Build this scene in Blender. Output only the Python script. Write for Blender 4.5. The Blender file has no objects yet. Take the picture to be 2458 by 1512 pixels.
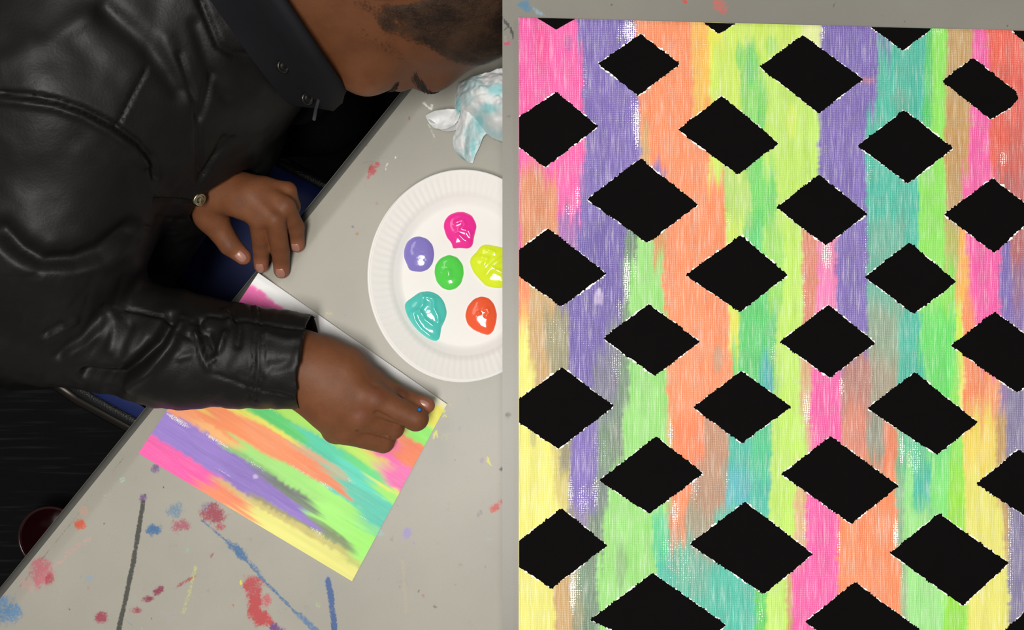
import bpy, math, random
import numpy as np
from mathutils import Vector, Matrix

random.seed(7)
np.random.seed(7)
scene = bpy.context.scene
col = scene.collection

# ------------------------------------------------------------------ camera
ZT = 0.74                 # height of the low table top above the floor
F_PX = 2200.0             # focal length for a 2458 px wide frame
cam_d = bpy.data.cameras.new('camera')
cam_d.sensor_width = 36.0
cam_d.lens = F_PX / 2458.0 * 36.0
cam_d.clip_start = 0.01
cam = bpy.data.objects.new('camera', cam_d)
cam.location = (0, 0, ZT + 1.0)
col.objects.link(cam)
scene.camera = cam

# ------------------------------------------------------------------ light
world = bpy.data.worlds.new('room_light')
world.use_nodes = True
world.node_tree.nodes['Background'].inputs[0].default_value = (1.0, 0.97, 0.92, 1)
world.node_tree.nodes['Background'].inputs[1].default_value = 0.16
scene.world = world


def area_light(name, loc, size, size_y, watts, color, target=None):
    l = bpy.data.lights.new(name, 'AREA')
    l.shape = 'RECTANGLE'
    l.size, l.size_y, l.energy, l.color = size, size_y, watts, color
    o = bpy.data.objects.new(name, l)
    o.location = loc
    if target is not None:
        d = Vector(target) - Vector(loc)
        o.rotation_euler = d.to_track_quat('-Z', 'Y').to_euler()
    col.objects.link(o)
    return o


area_light('ceiling_lamp', (-0.11, -0.27, 2.85), 0.32, 0.7, 37, (1.0, 0.975, 0.93))
area_light('ceiling_lamp', (1.15, 0.25, 2.75), 0.35, 1.2, 4, (1.0, 0.975, 0.93))
area_light('ceiling_lamp', (-0.75, 0.75, 2.75), 0.35, 1.2, 4, (1.0, 0.965, 0.91))

vs = scene.view_settings
vs.view_transform = 'Standard'
vs.look = 'None'
vs.gamma = 1.0
vs.exposure = 0.0
vs.use_curve_mapping = False

# ------------------------------------------------------------------ helpers
K = 1.0 / F_PX


def P(u, v, z=0.0):
    """world point that the camera sees at (u, v), z metres above the low table top"""
    s = (1.0 - z) * K
    return np.array(((u - 1229.0) * s, -(v - 756.0) * s, ZT + z))


def to_px(V):
    s = (1.0 - (V[:, 2] - ZT)) * K
    return np.stack((V[:, 0] / s + 1229.0, 756.0 - V[:, 1] / s), 1)


def lin(c):
    c = np.asarray(c, float) / 255.0
    return np.where(c <= 0.04045, c / 12.92, ((c + 0.055) / 1.055) ** 2.4)


def tag(o, label=None, cat=None, group=None, kind=None):
    if label:
        o['label'] = label
    if cat:
        o['category'] = cat
    if group:
        o['group'] = group
    if kind:
        o['kind'] = kind
    return o


def link(o, parent=None):
    col.objects.link(o)
    if parent is not None:
        o.parent = parent
        o.matrix_parent_inverse = Matrix.Translation(-Vector(parent.location))
    return o


def empty(name, loc):
    o = bpy.data.objects.new(name, None)
    o.location = [float(c) for c in loc]
    o.empty_display_size = 0.05
    col.objects.link(o)
    return o


def mesh_np(V, Q, smooth=True):
    """mesh from numpy arrays; Q is (n,4) or (n,3)"""
    me = bpy.data.meshes.new('m')
    V = np.asarray(V, np.float32)
    Q = np.asarray(Q, np.int32)
    n, w = Q.shape
    me.vertices.add(len(V))
    me.vertices.foreach_set('co', V.ravel())
    me.loops.add(n * w)
    me.loops.foreach_set('vertex_index', Q.ravel())
    me.polygons.add(n)
    me.polygons.foreach_set('loop_start', np.arange(0, n * w, w, dtype=np.int32))
    me.update(calc_edges=True)
    me.polygons.foreach_set('use_smooth', np.full(n, smooth, dtype=bool))
    return me


def obj_np(name, V, Q, mat, parent=None, smooth=True):
    me = mesh_np(V, Q, smooth)
    me.materials.append(mat)
    o = bpy.data.objects.new(name, me)
    return link(o, parent)


def obj_py(name, V, F, mat, parent=None, smooth=False):
    me = bpy.data.meshes.new(name)
    me.from_pydata([tuple(float(c) for c in v) for v in V], [], [list(map(int, f)) for f in F])
    me.update()
    if smooth:
        me.polygons.foreach_set('use_smooth', [True] * len(me.polygons))
    me.materials.append(mat)
    o = bpy.data.objects.new(name, me)
    return link(o, parent)


def attr_color(me, name, rgb):
    a = me.attributes.new(name, 'FLOAT_COLOR', 'POINT')
    arr = np.ones((len(rgb), 4), np.float32)
    arr[:, :3] = rgb
    a.data.foreach_set('color', arr.ravel())


def attr_float(me, name, val):
    a = me.attributes.new(name, 'FLOAT', 'POINT')
    a.data.foreach_set('value', np.asarray(val, np.float32))


def grid_quads(nu, nv):
    i, j = np.meshgrid(np.arange(nu - 1), np.arange(nv - 1), indexing='ij')
    a = (i * nv + j).ravel()
    return np.stack((a, a + nv, a + nv + 1, a + 1), 1)


def sstep(a, b, x):
    t = np.clip((x - a) / (b - a), 0, 1)
    return t * t * (3 - 2 * t)


def _hash(i, j, k, seed):
    n = (i * 374761393 + j * 668265263 + k * 2147483647 + seed * 974634777) & 0xFFFFFFFF
    n = ((n ^ (n >> 13)) * 1274126177) & 0xFFFFFFFF
    n = ((n ^ (n >> 16)) * 2246822519) & 0xFFFFFFFF
    return ((n ^ (n >> 15)) & 0xFFFFFF) / float(0xFFFFFF)


def vnoise2(x, y, seed=0):
    xi = np.floor(x).astype(np.int64); yi = np.floor(y).astype(np.int64)
    fx = x - xi; fy = y - yi
    fx = fx * fx * (3 - 2 * fx); fy = fy * fy * (3 - 2 * fy)
    h = lambda a, b: _hash(a, b, 0, seed)
    return ((h(xi, yi) * (1 - fx) + h(xi + 1, yi) * fx) * (1 - fy)
            + (h(xi, yi + 1) * (1 - fx) + h(xi + 1, yi + 1) * fx) * fy)


def fbm2(x, y, seed=0, o=3):
    s = 0; a = 0.5; t = 0
    for k in range(o):
        s = s + a * vnoise2(x * 2 ** k, y * 2 ** k, seed + k * 17); t += a; a *= 0.5
    return s / t


def vnoise3(p, seed=0):
    pi = np.floor(p).astype(np.int64)
    f = p - pi
    f = f * f * (3 - 2 * f)
    out = 0
    for dx in (0, 1):
        wx = f[:, 0] if dx else 1 - f[:, 0]
        for dy in (0, 1):
            wy = f[:, 1] if dy else 1 - f[:, 1]
            for dz in (0, 1):
                wz = f[:, 2] if dz else 1 - f[:, 2]
                out = out + wx * wy * wz * _hash(pi[:, 0] + dx, pi[:, 1] + dy, pi[:, 2] + dz, seed)
    return out


def seg_dist(px, pts):
    """distance of 2D points to a polyline"""
    best = np.full(len(px), 1e9)
    pts = np.asarray(pts, float)
    for a, b in zip(pts[:-1], pts[1:]):
        ab = b - a
        t = np.clip(((px - a) @ ab) / (ab @ ab), 0, 1)
        d = np.hypot(*(px - (a + t[:, None] * ab)).T)
        best = np.minimum(best, d)
    return best


# ---- geometry: tubes, boxes
def frame_of(d):
    d = d / np.linalg.norm(d)
    up = np.array((0, 0, 1.0)) if abs(d[2]) < 0.9 else np.array((1.0, 0, 0))
    s = np.cross(d, up); s /= np.linalg.norm(s)
    return d, s, np.cross(s, d)


def tube(pts, rad, n=10, closed_ends=True):
    pts = [np.asarray(p, float) for p in pts]
    if np.isscalar(rad):
        rad = [rad] * len(pts)
    V, Fc = [], []
    prev = None
    for i, p in enumerate(pts):
        d = pts[min(i + 1, len(pts) - 1)] - pts[max(i - 1, 0)]
        d, s, t = frame_of(d)
        if prev is not None:
            s = prev - d * (prev @ d); s /= np.linalg.norm(s); t = np.cross(s, d)
        prev = s
        for k in range(n):
            a = 2 * math.pi * k / n
            V.append(p + rad[i] * (math.cos(a) * s + math.sin(a) * t))
    for i in range(len(pts) - 1):
        for k in range(n):
            Fc.append((i * n + k, i * n + (k + 1) % n, (i + 1) * n + (k + 1) % n, (i + 1) * n + k))
    if closed_ends:
        Fc.append(tuple(range(n)))
        Fc.append(tuple(range((len(pts) - 1) * n + n - 1, (len(pts) - 1) * n - 1, -1)))
    return V, Fc


def box(c, ax, half):
    c = np.asarray(c, float)
    ax = [np.asarray(a, float) for a in ax]
    V = [c + sx * half[0] * ax[0] + sy * half[1] * ax[1] + sz * half[2] * ax[2]
         for sx in (-1, 1) for sy in (-1, 1) for sz in (-1, 1)]
    Fc = [(0, 1, 3, 2), (4, 6, 7, 5), (0, 4, 5, 1), (2, 3, 7, 6), (0, 2, 6, 4), (1, 5, 7, 3)]
    return V, Fc


def merge(parts):
    V, Fc = [], []
    for v, f in parts:
        o = len(V)
        V += list(v)
        Fc += [tuple(i + o for i in q) for q in f]
    return V, Fc


# ---- implicit surfaces -> one continuous mesh (surface nets on sparse blocks)
def rcone(a, b, ra, rb, k=0.0, sub=False, cap=False):
    return ('c', np.asarray(a, np.float32), np.asarray(b, np.float32), ra, rb, k, sub, cap)


def ell(c, R, r, k=0.0, sub=False):
    return ('e', np.asarray(c, np.float32), np.asarray(R, np.float32), np.asarray(r, np.float32), 0, k, sub, False)


def prim_d(pr, p):
    if pr[0] == 'c':
        _, a, b, ra, rb, k, sub, cap = pr
        ab = b - a
        L2 = ab @ ab
        t = ((p - a) @ ab) / L2
        tc = np.clip(t, 0, 1)
        q = p - (a + tc[:, None] * ab)
        d = np.sqrt(np.einsum('ij,ij->i', q, q)) - (ra + (rb - ra) * tc)
        if cap:
            d = np.maximum(d, (t - 1) * math.sqrt(L2))
        return d
    _, c, R, r, _, k, sub, cap = pr
    q = ((p - c) @ R.T) / r
    k0 = np.sqrt(np.einsum('ij,ij->i', q, q))
    q = q / r
    k1 = np.sqrt(np.einsum('ij,ij->i', q, q)) + 1e-9
    return np.where(k0 < 1e-6, -r.min(), k0 * (k0 - 1) / k1)


def sdf_eval(prims, p):
    d = None
    for pr in prims:
        e = prim_d(pr, p)
        k, sub = pr[5], pr[6]
        if sub:
            if d is None:
                continue
            e = -e
            if k > 0:
                h = np.maximum(k - np.abs(d - e), 0) / k
                d = np.maximum(d, e) + h * h * k * 0.25
            else:
                d = np.maximum(d, e)
        elif d is None:
            d = e
        elif k > 0:
            h = np.maximum(k - np.abs(d - e), 0) / k
            d = np.minimum(d, e) - h * h * k * 0.25
        else:
            d = np.minimum(d, e)
    return np.full(len(p), 1.0) if d is None else d


def sdf_mesh(prims, h, B=20):
    lo = np.full(3, 1e9); hi = -lo
    for pr in prims:
        if pr[6]:
            continue
        if pr[0] == 'c':
            for c, r in ((pr[1], pr[3]), (pr[2], pr[4])):
                lo = np.minimum(lo, c - r); hi = np.maximum(hi, c + r)
        else:
            r = pr[3].max(); lo = np.minimum(lo, pr[1] - r); hi = np.maximum(hi, pr[1] + r)
    lo = lo - 0.02; hi = hi + 0.02
    nb = np.ceil((hi - lo) / (h * B)).astype(int)
    N = nb * B + 1
    bi = np.stack(np.meshgrid(*[np.arange(n) for n in nb], indexing='ij'), -1).reshape(-1, 3)
    cen = lo + (bi + 0.5) * B * h
    Rb = 0.5 * B * h * math.sqrt(3)
    kmax = max(pr[5] for pr in prims)
    D = np.stack([prim_d(pr, cen) for pr in prims], 1)
    addm = np.array([not pr[6] for pr in prims])
    dmin = D[:, addm].min(1)
    near = np.where(np.abs(sdf_eval(prims, cen)) < Rb * 1.3 + 0.003)[0]
    g = np.arange(B + 1)
    loc = np.stack(np.meshgrid(g, g, g, indexing='ij'), -1).reshape(-1, 3)
    cid_all, cv_all, quad_all = [], [], []
    NY, NZ = int(N[1]) + 2, int(N[2]) + 2
    lid = lambda ijk: ((ijk[:, 0] + 1) * NY + ijk[:, 1] + 1) * NZ + ijk[:, 2] + 1
    for b in near:
        keep = [pr for n, pr in enumerate(prims)
                if D[b, n] < (max(dmin[b], 0) + 2 * Rb + kmax if addm[n] else Rb * 1.2 + kmax + 0.005)]
        base = bi[b] * B
        d = sdf_eval(keep, (lo + (base + loc) * h).astype(np.float32)).reshape(B + 1, B + 1, B + 1)
        s = d < 0
        if s.all() or not s.any():
            continue
        acc = np.zeros((B, B, B, 3)); cnt = np.zeros((B, B, B))
        sl = [slice(0, B), slice(1, B + 1)]
        for ax in range(3):
            for o1 in (0, 1):
                for o2 in (0, 1):
                    i0 = [None] * 3; i1 = [None] * 3
                    oth = [q for q in range(3) if q != ax]
                    i0[ax] = sl[0]; i1[ax] = sl[1]
                    i0[oth[0]] = i1[oth[0]] = sl[o1]
                    i0[oth[1]] = i1[oth[1]] = sl[o2]
                    d0 = d[tuple(i0)]; d1 = d[tuple(i1)]
                    cr = (d0 < 0) != (d1 < 0)
                    t = np.where(cr, d0 / np.where(cr, d0 - d1, 1), 0)
                    acc[..., ax] += np.where(cr, t, 0)
                    acc[..., oth[0]] += np.where(cr, o1, 0)
                    acc[..., oth[1]] += np.where(cr, o2, 0)
                    cnt += cr
        idx = np.argwhere(cnt > 0)
        if len(idx) == 0:
            continue
        vv = acc[cnt > 0] / cnt[cnt > 0][:, None]
        cid_all.append(lid(base + idx))
        cv_all.append(lo + (base + idx + vv) * h)
        for ax in range(3):
            i0 = [sl[0]] * 3; i1 = [sl[0]] * 3
            i1[ax] = sl[1]
            s0 = s[tuple(i0)]; s1 = s[tuple(i1)]
            e = np.argwhere(s0 != s1)
            if len(e) == 0:
                continue
            inside0 = s0[tuple(e.T)]
            a1, a2 = (ax + 1) % 3, (ax + 2) % 3
            c0 = base + e
            u = np.zeros(3, int); u[a1] = 1
            w = np.zeros(3, int); w[a2] = 1
            q = np.stack((lid(c0 - u - w), lid(c0 - w), lid(c0), lid(c0 - u)), 1)
            q[~inside0] = q[~inside0][:, ::-1]
            quad_all.append(q)
    cid = np.concatenate(cid_all); cv = np.concatenate(cv_all)
    o = np.argsort(cid)
    cid = cid[o]; cv = cv[o]
    q = np.concatenate(quad_all)
    m = np.searchsorted(cid, q)
    m = np.clip(m, 0, len(cid) - 1)
    ok = (cid[m] == q).all(1)
    m = m[ok]
    used = np.unique(m)
    re = np.full(len(cv), -1); re[used] = np.arange(len(used))
    return cv[used], re[m]


def normals_of(V, Q):
    a = V[Q[:, 2]] - V[Q[:, 0]]
    b = V[Q[:, 3]] - V[Q[:, 1]]
    n = np.cross(a, b)
    N = np.zeros_like(V)
    for k in range(4):
        for c in range(3):
            N[:, c] += np.bincount(Q[:, k], n[:, c], len(V))
    return N / (np.linalg.norm(N, axis=1)[:, None] + 1e-12)


def laplace(V, Q, it=2, f=0.5):
    E = np.concatenate((Q[:, [0, 1]], Q[:, [1, 2]], Q[:, [2, 3]], Q[:, [3, 0]]))
    cnt = np.bincount(E[:, 0], minlength=len(V)) + np.bincount(E[:, 1], minlength=len(V))
    for _ in range(it):
        S = np.zeros_like(V)
        for c in range(3):
            S[:, c] = (np.bincount(E[:, 0], V[E[:, 1], c], len(V)) + np.bincount(E[:, 1], V[E[:, 0], c], len(V)))
        V = V + f * (S / np.maximum(cnt, 1)[:, None] - V)
    return V


# ------------------------------------------------------------------ materials
class NT:
    def __init__(self, name):
        self.m = bpy.data.materials.new(name)
        self.m.use_nodes = True
        self.t = self.m.node_tree
        self.b = self.t.nodes['Principled BSDF']

    def n(self, typ, **kw):
        nd = self.t.nodes.new(typ)
        for k, v in kw.items():
            setattr(nd, k, v)
        return nd

    def l(self, a, b):
        self.t.links.new(a, b)

    def math(self, op, a, b=None, c=None, clamp=False):
        nd = self.n('ShaderNodeMath', operation=op, use_clamp=clamp)
        for i, x in enumerate((a, b, c)):
            if x is None:
                continue
            if isinstance(x, (int, float)):
                nd.inputs[i].default_value = x
            else:
                self.l(x, nd.inputs[i])
        return nd.outputs[0]

    def mix(self, f, a, b, blend='MIX'):
        nd = self.n('ShaderNodeMix', data_type='RGBA', blend_type=blend)
        for s, x in ((nd.inputs[0], f), (nd.inputs[6], a), (nd.inputs[7], b)):
            if isinstance(x, (int, float)):
                s.default_value = x
            elif isinstance(x, (tuple, list, np.ndarray)):
                s.default_value = (*[float(c) for c in x[:3]], 1)
            else:
                self.l(x, s)
        return nd.outputs[2]

    def noise(self, scale, detail=3, coord=None, rough=0.55):
        nd = self.n('ShaderNodeTexNoise')
        nd.inputs['Scale'].default_value = scale
        nd.inputs['Detail'].default_value = detail
        nd.inputs['Roughness'].default_value = rough
        if coord is not None:
            self.l(coord, nd.inputs['Vector'])
        return nd.outputs[0]

    def ramp(self, f, a, b):
        nd = self.n('ShaderNodeMapRange', interpolation_type='SMOOTHSTEP')
        self.l(f, nd.inputs[0])
        for i, x in ((1, a), (2, b)):
            if isinstance(x, (int, float)):
                nd.inputs[i].default_value = x
            else:
                self.l(x, nd.inputs[i])
        return nd.outputs[0]

    def obj_coord(self):
        return self.n('ShaderNodeNewGeometry').outputs['Position']

    def attr(self, name):
        nd = self.n('ShaderNodeAttribute')
        nd.attribute_name = name
        return nd

    def bump(self, h, strength=0.3, dist=0.001):
        nd = self.n('ShaderNodeBump')
        nd.inputs['Strength'].default_value = strength
        nd.inputs['Distance'].default_value = dist
        self.l(h, nd.inputs['Height'])
        self.l(nd.outputs[0], self.b.inputs['Normal'])

    def set(self, color=None, rough=None, spec=None, metal=None, coat=None):
        if color is not None:
            if isinstance(color, (tuple, list, np.ndarray)):
                self.b.inputs['Base Color'].default_value = (*[float(c) for c in color[:3]], 1)
            else:
                self.l(color, self.b.inputs['Base Color'])
        if rough is not None:
            if isinstance(rough, (int, float)):
                self.b.inputs['Roughness'].default_value = rough
            else:
                self.l(rough, self.b.inputs['Roughness'])
        if spec is not None:
            self.b.inputs['Specular IOR Level'].default_value = spec
        if metal is not None:
            self.b.inputs['Metallic'].default_value = metal
        if coat is not None:
            self.b.inputs['Coat Weight'].default_value = coat
        return self.m


def mat_simple(name, rgb, rough=0.5, spec=0.5, metal=0.0, nscale=60, namp=0.15, bump=0.0, bscale=400, bdist=0.0005):
    t = NT(name)
    c = lin(rgb)
    p = t.obj_coord()
    n = t.noise(nscale, 3, p)
    t.set(t.mix(n, c * (1 - namp), np.minimum(c * (1 + namp), 1)), rough, spec, metal)
    if bump > 0:
        t.bump(t.noise(bscale, 2, p), bump, bdist)
    return t.m


def mat_paint(name, weave_px, thread=1.0, bump=0.35, brushy=1.0):
    """acrylic paint on woven canvas: colours from the brushed 'paint' attribute, weave and dry gaps in the shader.
    uv is in centimetre-like brush units (1 unit = 100 px of the painting plan)"""
    t = NT(name)
    uv = t.n('ShaderNodeUVMap').outputs[0]
    sep = t.n('ShaderNodeSeparateXYZ')
    t.l(uv, sep.inputs[0])
    w = 2 * math.pi * 100.0 / weave_px
    jx = t.math('MULTIPLY', t.noise(3.1, 3, uv), 9.0)
    m0 = t.n('ShaderNodeMapping')
    m0.inputs['Location'].default_value = (31.7, 12.3, 0)
    t.l(uv, m0.inputs['Vector'])
    jy = t.math('MULTIPLY', t.noise(3.1, 3, m0.outputs[0]), 9.0)
    sx = t.math('SINE', t.math('ADD', t.math('MULTIPLY', sep.outputs[0], w), jx))
    sy = t.math('SINE', t.math('ADD', t.math('MULTIPLY', sep.outputs[1], w), jy))
    wv = t.math('MULTIPLY_ADD', t.math('ADD', t.math('MULTIPLY', sx, 1.15), t.math('MULTIPLY', sy, 0.85)), 0.25, 0.5)
    patch = t.noise(1.7, 3, uv)
    pn = t.attr('paint').outputs['Color']
    dry = t.attr('dry').outputs['Fac']
    fine = t.noise(38, 2, uv)
    m = t.n('ShaderNodeMapping')
    m.inputs['Scale'].default_value = (26, 1.3, 1)
    t.l(uv, m.inputs['Vector'])
    streak = t.noise(1.0, 4, m.outputs[0], 0.65)
    # brush streaks: thinner paint lets some of the primer through
    c1 = t.mix(t.math('MULTIPLY', t.ramp(streak, 0.48, 0.76), 0.36 * brushy), pn, (0.92, 0.9, 0.86))
    c1 = t.mix(t.math('MULTIPLY', t.ramp(streak, 0.52, 0.22), 0.42 * brushy), c1, pn, 'MULTIPLY')
    # weave: paint is thinner on thread crossings
    wf = t.math('MULTIPLY', t.math('MULTIPLY', t.math('MULTIPLY', t.ramp(wv, 0.5, 0.9), t.ramp(fine, 0.3, 0.62)), t.math('MULTIPLY_ADD', t.ramp(patch, 0.3, 0.7), 0.7, 0.3)), 0.25 * thread)
    c2 = t.mix(wf, c1, (0.93, 0.92, 0.88))
    wd = t.math('MULTIPLY', t.ramp(wv, 0.4, 0.05), 0.17 * thread)
    c2 = t.mix(wd, c2, t.mix(1.0, c2, c2, 'MULTIPLY'))
    # bare primer where the brush ran dry
    g = t.math('ADD', t.math('MULTIPLY', wv, 0.35), t.math('MULTIPLY', t.noise(26, 2, uv), 0.75))
    th = t.math('SUBTRACT', 1.0, t.math('MULTIPLY', dry, 0.62))
    bare = t.ramp(g, th, t.math('ADD', th, 0.05))
    c3 = t.mix(bare, c2, (0.86, 0.86, 0.82))
    t.set(c3, 0.55, 0.3)
    t.bump(t.math('ADD', wv, t.math('MULTIPLY', streak, 0.6)), bump, 0.0004)
    return t.m


def mat_stained(name, rgb, rgb2):
    """scuffed grey table plastic; 'stain' attribute carries dried paint marks, 'amt' their cover"""
    t = NT(name)
    p = t.obj_coord()
    base = t.mix(t.ramp(t.noise(7, 4, p), 0.3, 0.7), lin(rgb), lin(rgb2))
    base = t.mix(t.math('MULTIPLY', t.ramp(t.noise(600, 2, p), 0.55, 0.75), 0.10), base, lin((95, 92, 85)))
    base = t.mix(t.math('MULTIPLY', t.ramp(t.noise(38, 5, p, 0.7), 0.62, 0.76), 0.30), base, lin((120, 118, 108)))
    amt = t.attr('amt').outputs['Fac']
    g = t.math('ADD', t.math('MULTIPLY', t.noise(420, 3, p), 0.7), t.math('MULTIPLY', t.noise(120, 2, p), 0.3))
    th = t.math('SUBTRACT', 0.78, t.math('MULTIPLY', amt, 0.56))
    f = t.math('MULTIPLY', t.ramp(g, t.math('SUBTRACT', th, 0.20), t.math('ADD', th, 0.16)), t.math('MULTIPLY_ADD', t.ramp(amt, 0.0, 0.5), 0.92, 0.0))
    t.set(t.mix(f, base, t.attr('stain').outputs['Color']), 0.42, 0.4)
    t.bump(t.noise(900, 2, p), 0.08, 0.0003)
    return t.m


M = {}
M['leather'] = None


def mat_leather():
    t = NT('black_leather')
    p = t.obj_coord()
    n1 = t.noise(16, 5, p, 0.6)
    n2 = t.noise(420, 3, p)
    t.set(t.mix(n1, (0.0045, 0.0043, 0.0042), (0.010, 0.0096, 0.0092)),
          t.math('MULTIPLY_ADD', t.noise(45, 4, p), 0.25, 0.36), 0.22)
    t.bump(t.math('ADD', t.math('MULTIPLY', n2, 0.35), t.math('MULTIPLY', t.noise(55, 4, p, 0.6), 1.0)), 0.35, 0.0012)
    return t.m


M['leather'] = mat_leather()
M['cloth_black'] = mat_simple('black_knit', (20, 20, 24), 0.8, 0.2, bump=0.3, bscale=700)
M['trousers'] = mat_simple('black_trousers', (7, 7, 8), 0.7, 0.05, bump=0.6, bscale=500, bdist=0.001)
M['seat_blue'] = mat_simple('navy_seat_plastic', (28, 42, 98), 0.5, 0.35, bump=0.2, bscale=900)
M['black_plastic'] = mat_simple('black_textured_plastic', (14, 14, 16), 0.4, 0.5, bump=0.7, bscale=500, bdist=0.001)
M['chrome'] = mat_simple('chrome_steel', (190, 180, 170), 0.22, 0.5, 1.0)
M['steel_dark'] = mat_simple('dark_steel', (58, 54, 50), 0.35, 0.5, 0.9)
M['steel'] = mat_simple('grey_steel', (90, 92, 94), 0.4, 0.5, 0.6)
M['white_card'] = mat_simple('white_primed_card', (236, 236, 234), 0.7, 0.25, namp=0.02)
M['paper'] = mat_simple('white_paper_plate', (247, 244, 240), 0.6, 0.3, namp=0.012)
M['canvas_side'] = mat_simple('painted_canvas_edge', (200, 120, 150), 0.7, 0.2)
M['diamond'] = mat_simple('matt_black_paint', (9, 8, 8), 0.85, 0.05, bump=0.25, bscale=900, bdist=0.0003)
M['chip'] = mat_simple('bare_white_primer', (238, 237, 230), 0.7, 0.2, namp=0.04)
M['red_plastic'] = mat_simple('dark_red_gloss', (40, 6, 10), 0.2, 0.6)
M['nail'] = mat_simple('fingernail', (168, 118, 102), 0.30, 0.5, namp=0.06)
M['brow'] = mat_simple('black_brown_hair', (24, 15, 11), 0.6, 0.3)
M['black_snap'] = mat_simple('dark_gunmetal', (70, 68, 66), 0.25, 0.5, 0.9)
M['brass'] = mat_simple('pale_brass', (205, 195, 160), 0.25, 0.5, 1.0)
M['brush_blue'] = mat_simple('blue_gloss', (28, 110, 190), 0.2, 0.6)
M['bristle'] = mat_simple('pale_bristle', (210, 190, 110), 0.7, 0.3)
M['cord'] = mat_simple('grey_black_cord', (52, 52, 56), 0.7, 0.3)


def mat_carpet():
    t = NT('charcoal_carpet')
    p = t.obj_coord()
    m = t.n('ShaderNodeMapping')
    m.inputs['Rotation'].default_value = (0, 0, math.radians(10))
    m.inputs['Scale'].default_value = (6, 110, 1)
    t.l(p, m.inputs['Vector'])
    s = t.noise(1.0, 3, m.outputs[0])
    c = t.mix(t.ramp(s, 0.52, 0.75), (0.007, 0.007, 0.008), (0.019, 0.019, 0.021))
    t.set(c, 0.95, 0.1)
    t.bump(t.noise(500, 2, p), 0.6, 0.003)
    return t.m


M['carpet'] = mat_carpet()


def mat_skin():
    t = NT('brown_skin')
    p = t.obj_coord()
    base = t.attr('tone').outputs['Color']
    n = t.noise(55, 4, p)
    c = t.mix(t.math('MULTIPLY', t.ramp(n, 0.35, 0.7), 0.5), base, t.mix(1.0, base, (0.72, 0.66, 0.60), 'MULTIPLY'))
    t.set(c, 0.52, 0.22)
    t.b.inputs['Subsurface Weight'].default_value = 0.06
    t.b.inputs['Subsurface Radius'].default_value = (0.006, 0.0025, 0.0015)
    t.bump(t.math('ADD', t.noise(900, 2, p), t.noise(260, 2, p)), 0.25, 0.0006)
    return t.m


M['skin'] = mat_skin()


def mat_hair():
    t = NT('short_black_hair')
    p = t.obj_coord()
    n = t.math('ADD', t.math('MULTIPLY', t.noise(34, 4, p, 0.65), 0.7), t.math('MULTIPLY', t.noise(700, 2, p), 0.3))
    t.set(t.mix(t.ramp(n, 0.36, 0.64), (0.010, 0.0062, 0.0042), (0.060, 0.031, 0.017)), 0.6, 0.3)
    cov = t.attr('cover').outputs['Fac']
    a = t.ramp(t.math('ADD', cov, t.math('MULTIPLY', t.math('SUBTRACT', t.noise(420, 2, p), 0.5), 1.0)), 0.25, 0.85)
    t.l(t.math('MULTIPLY', a, 0.80), t.b.inputs['Alpha'])
    t.bump(t.noise(800, 2, p), 0.6, 0.001)
    return t.m


M['hair'] = mat_hair()

# ------------------------------------------------------------------ painters
W = (238, 238, 232)


def paint_field(x, y, rows, soft=5.0, warp=6.0, seed=3):
    """colour field of vertical brush strokes. rows: (y, [(x_start, colour), ...])"""
    xw = (x + warp * 2 * (fbm2(x / 70, y / 170, seed) - 0.5) + warp * 1.3 * (fbm2(x / 9, y / 40, seed + 5) - 0.5)
          + warp * (vnoise2(x / 500, y / 7, seed + 9) - 0.5))
    fields = []
    for yy, stops in rows:
        c = np.repeat(lin(stops[0][1])[None], len(x), 0)
        for b, cc in stops[1:]:
            f = sstep(b - soft, b + soft, xw)[:, None]
            c = c * (1 - f) + lin(cc)[None] * f
        fields.append(c)
    out = fields[0].copy()
    st = fbm2(x / 6, y / 160, seed + 21) - 0.5
    st2 = fbm2(x / 40, y / 120, seed + 31) - 0.5
    for k in range(len(rows) - 1):
        y0, y1 = rows[k][0], rows[k + 1][0]
        t = (y - y0) / (y1 - y0) + st * 0.9 + st2 * 0.7
        f = sstep(0.2, 0.8, t)[:, None]
        f = np.where((y < y0 - (y1 - y0))[:, None], 0, f)
        out = out * (1 - f) + fields[k + 1] * f
    v = 1 + 0.22 * (fbm2(x / 14, y / 220, seed + 41) - 0.5) + 0.10 * (fbm2(x / 90, y / 90, seed + 51) - 0.5)
    return np.clip(out * v[:, None], 0, 0.98)


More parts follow.
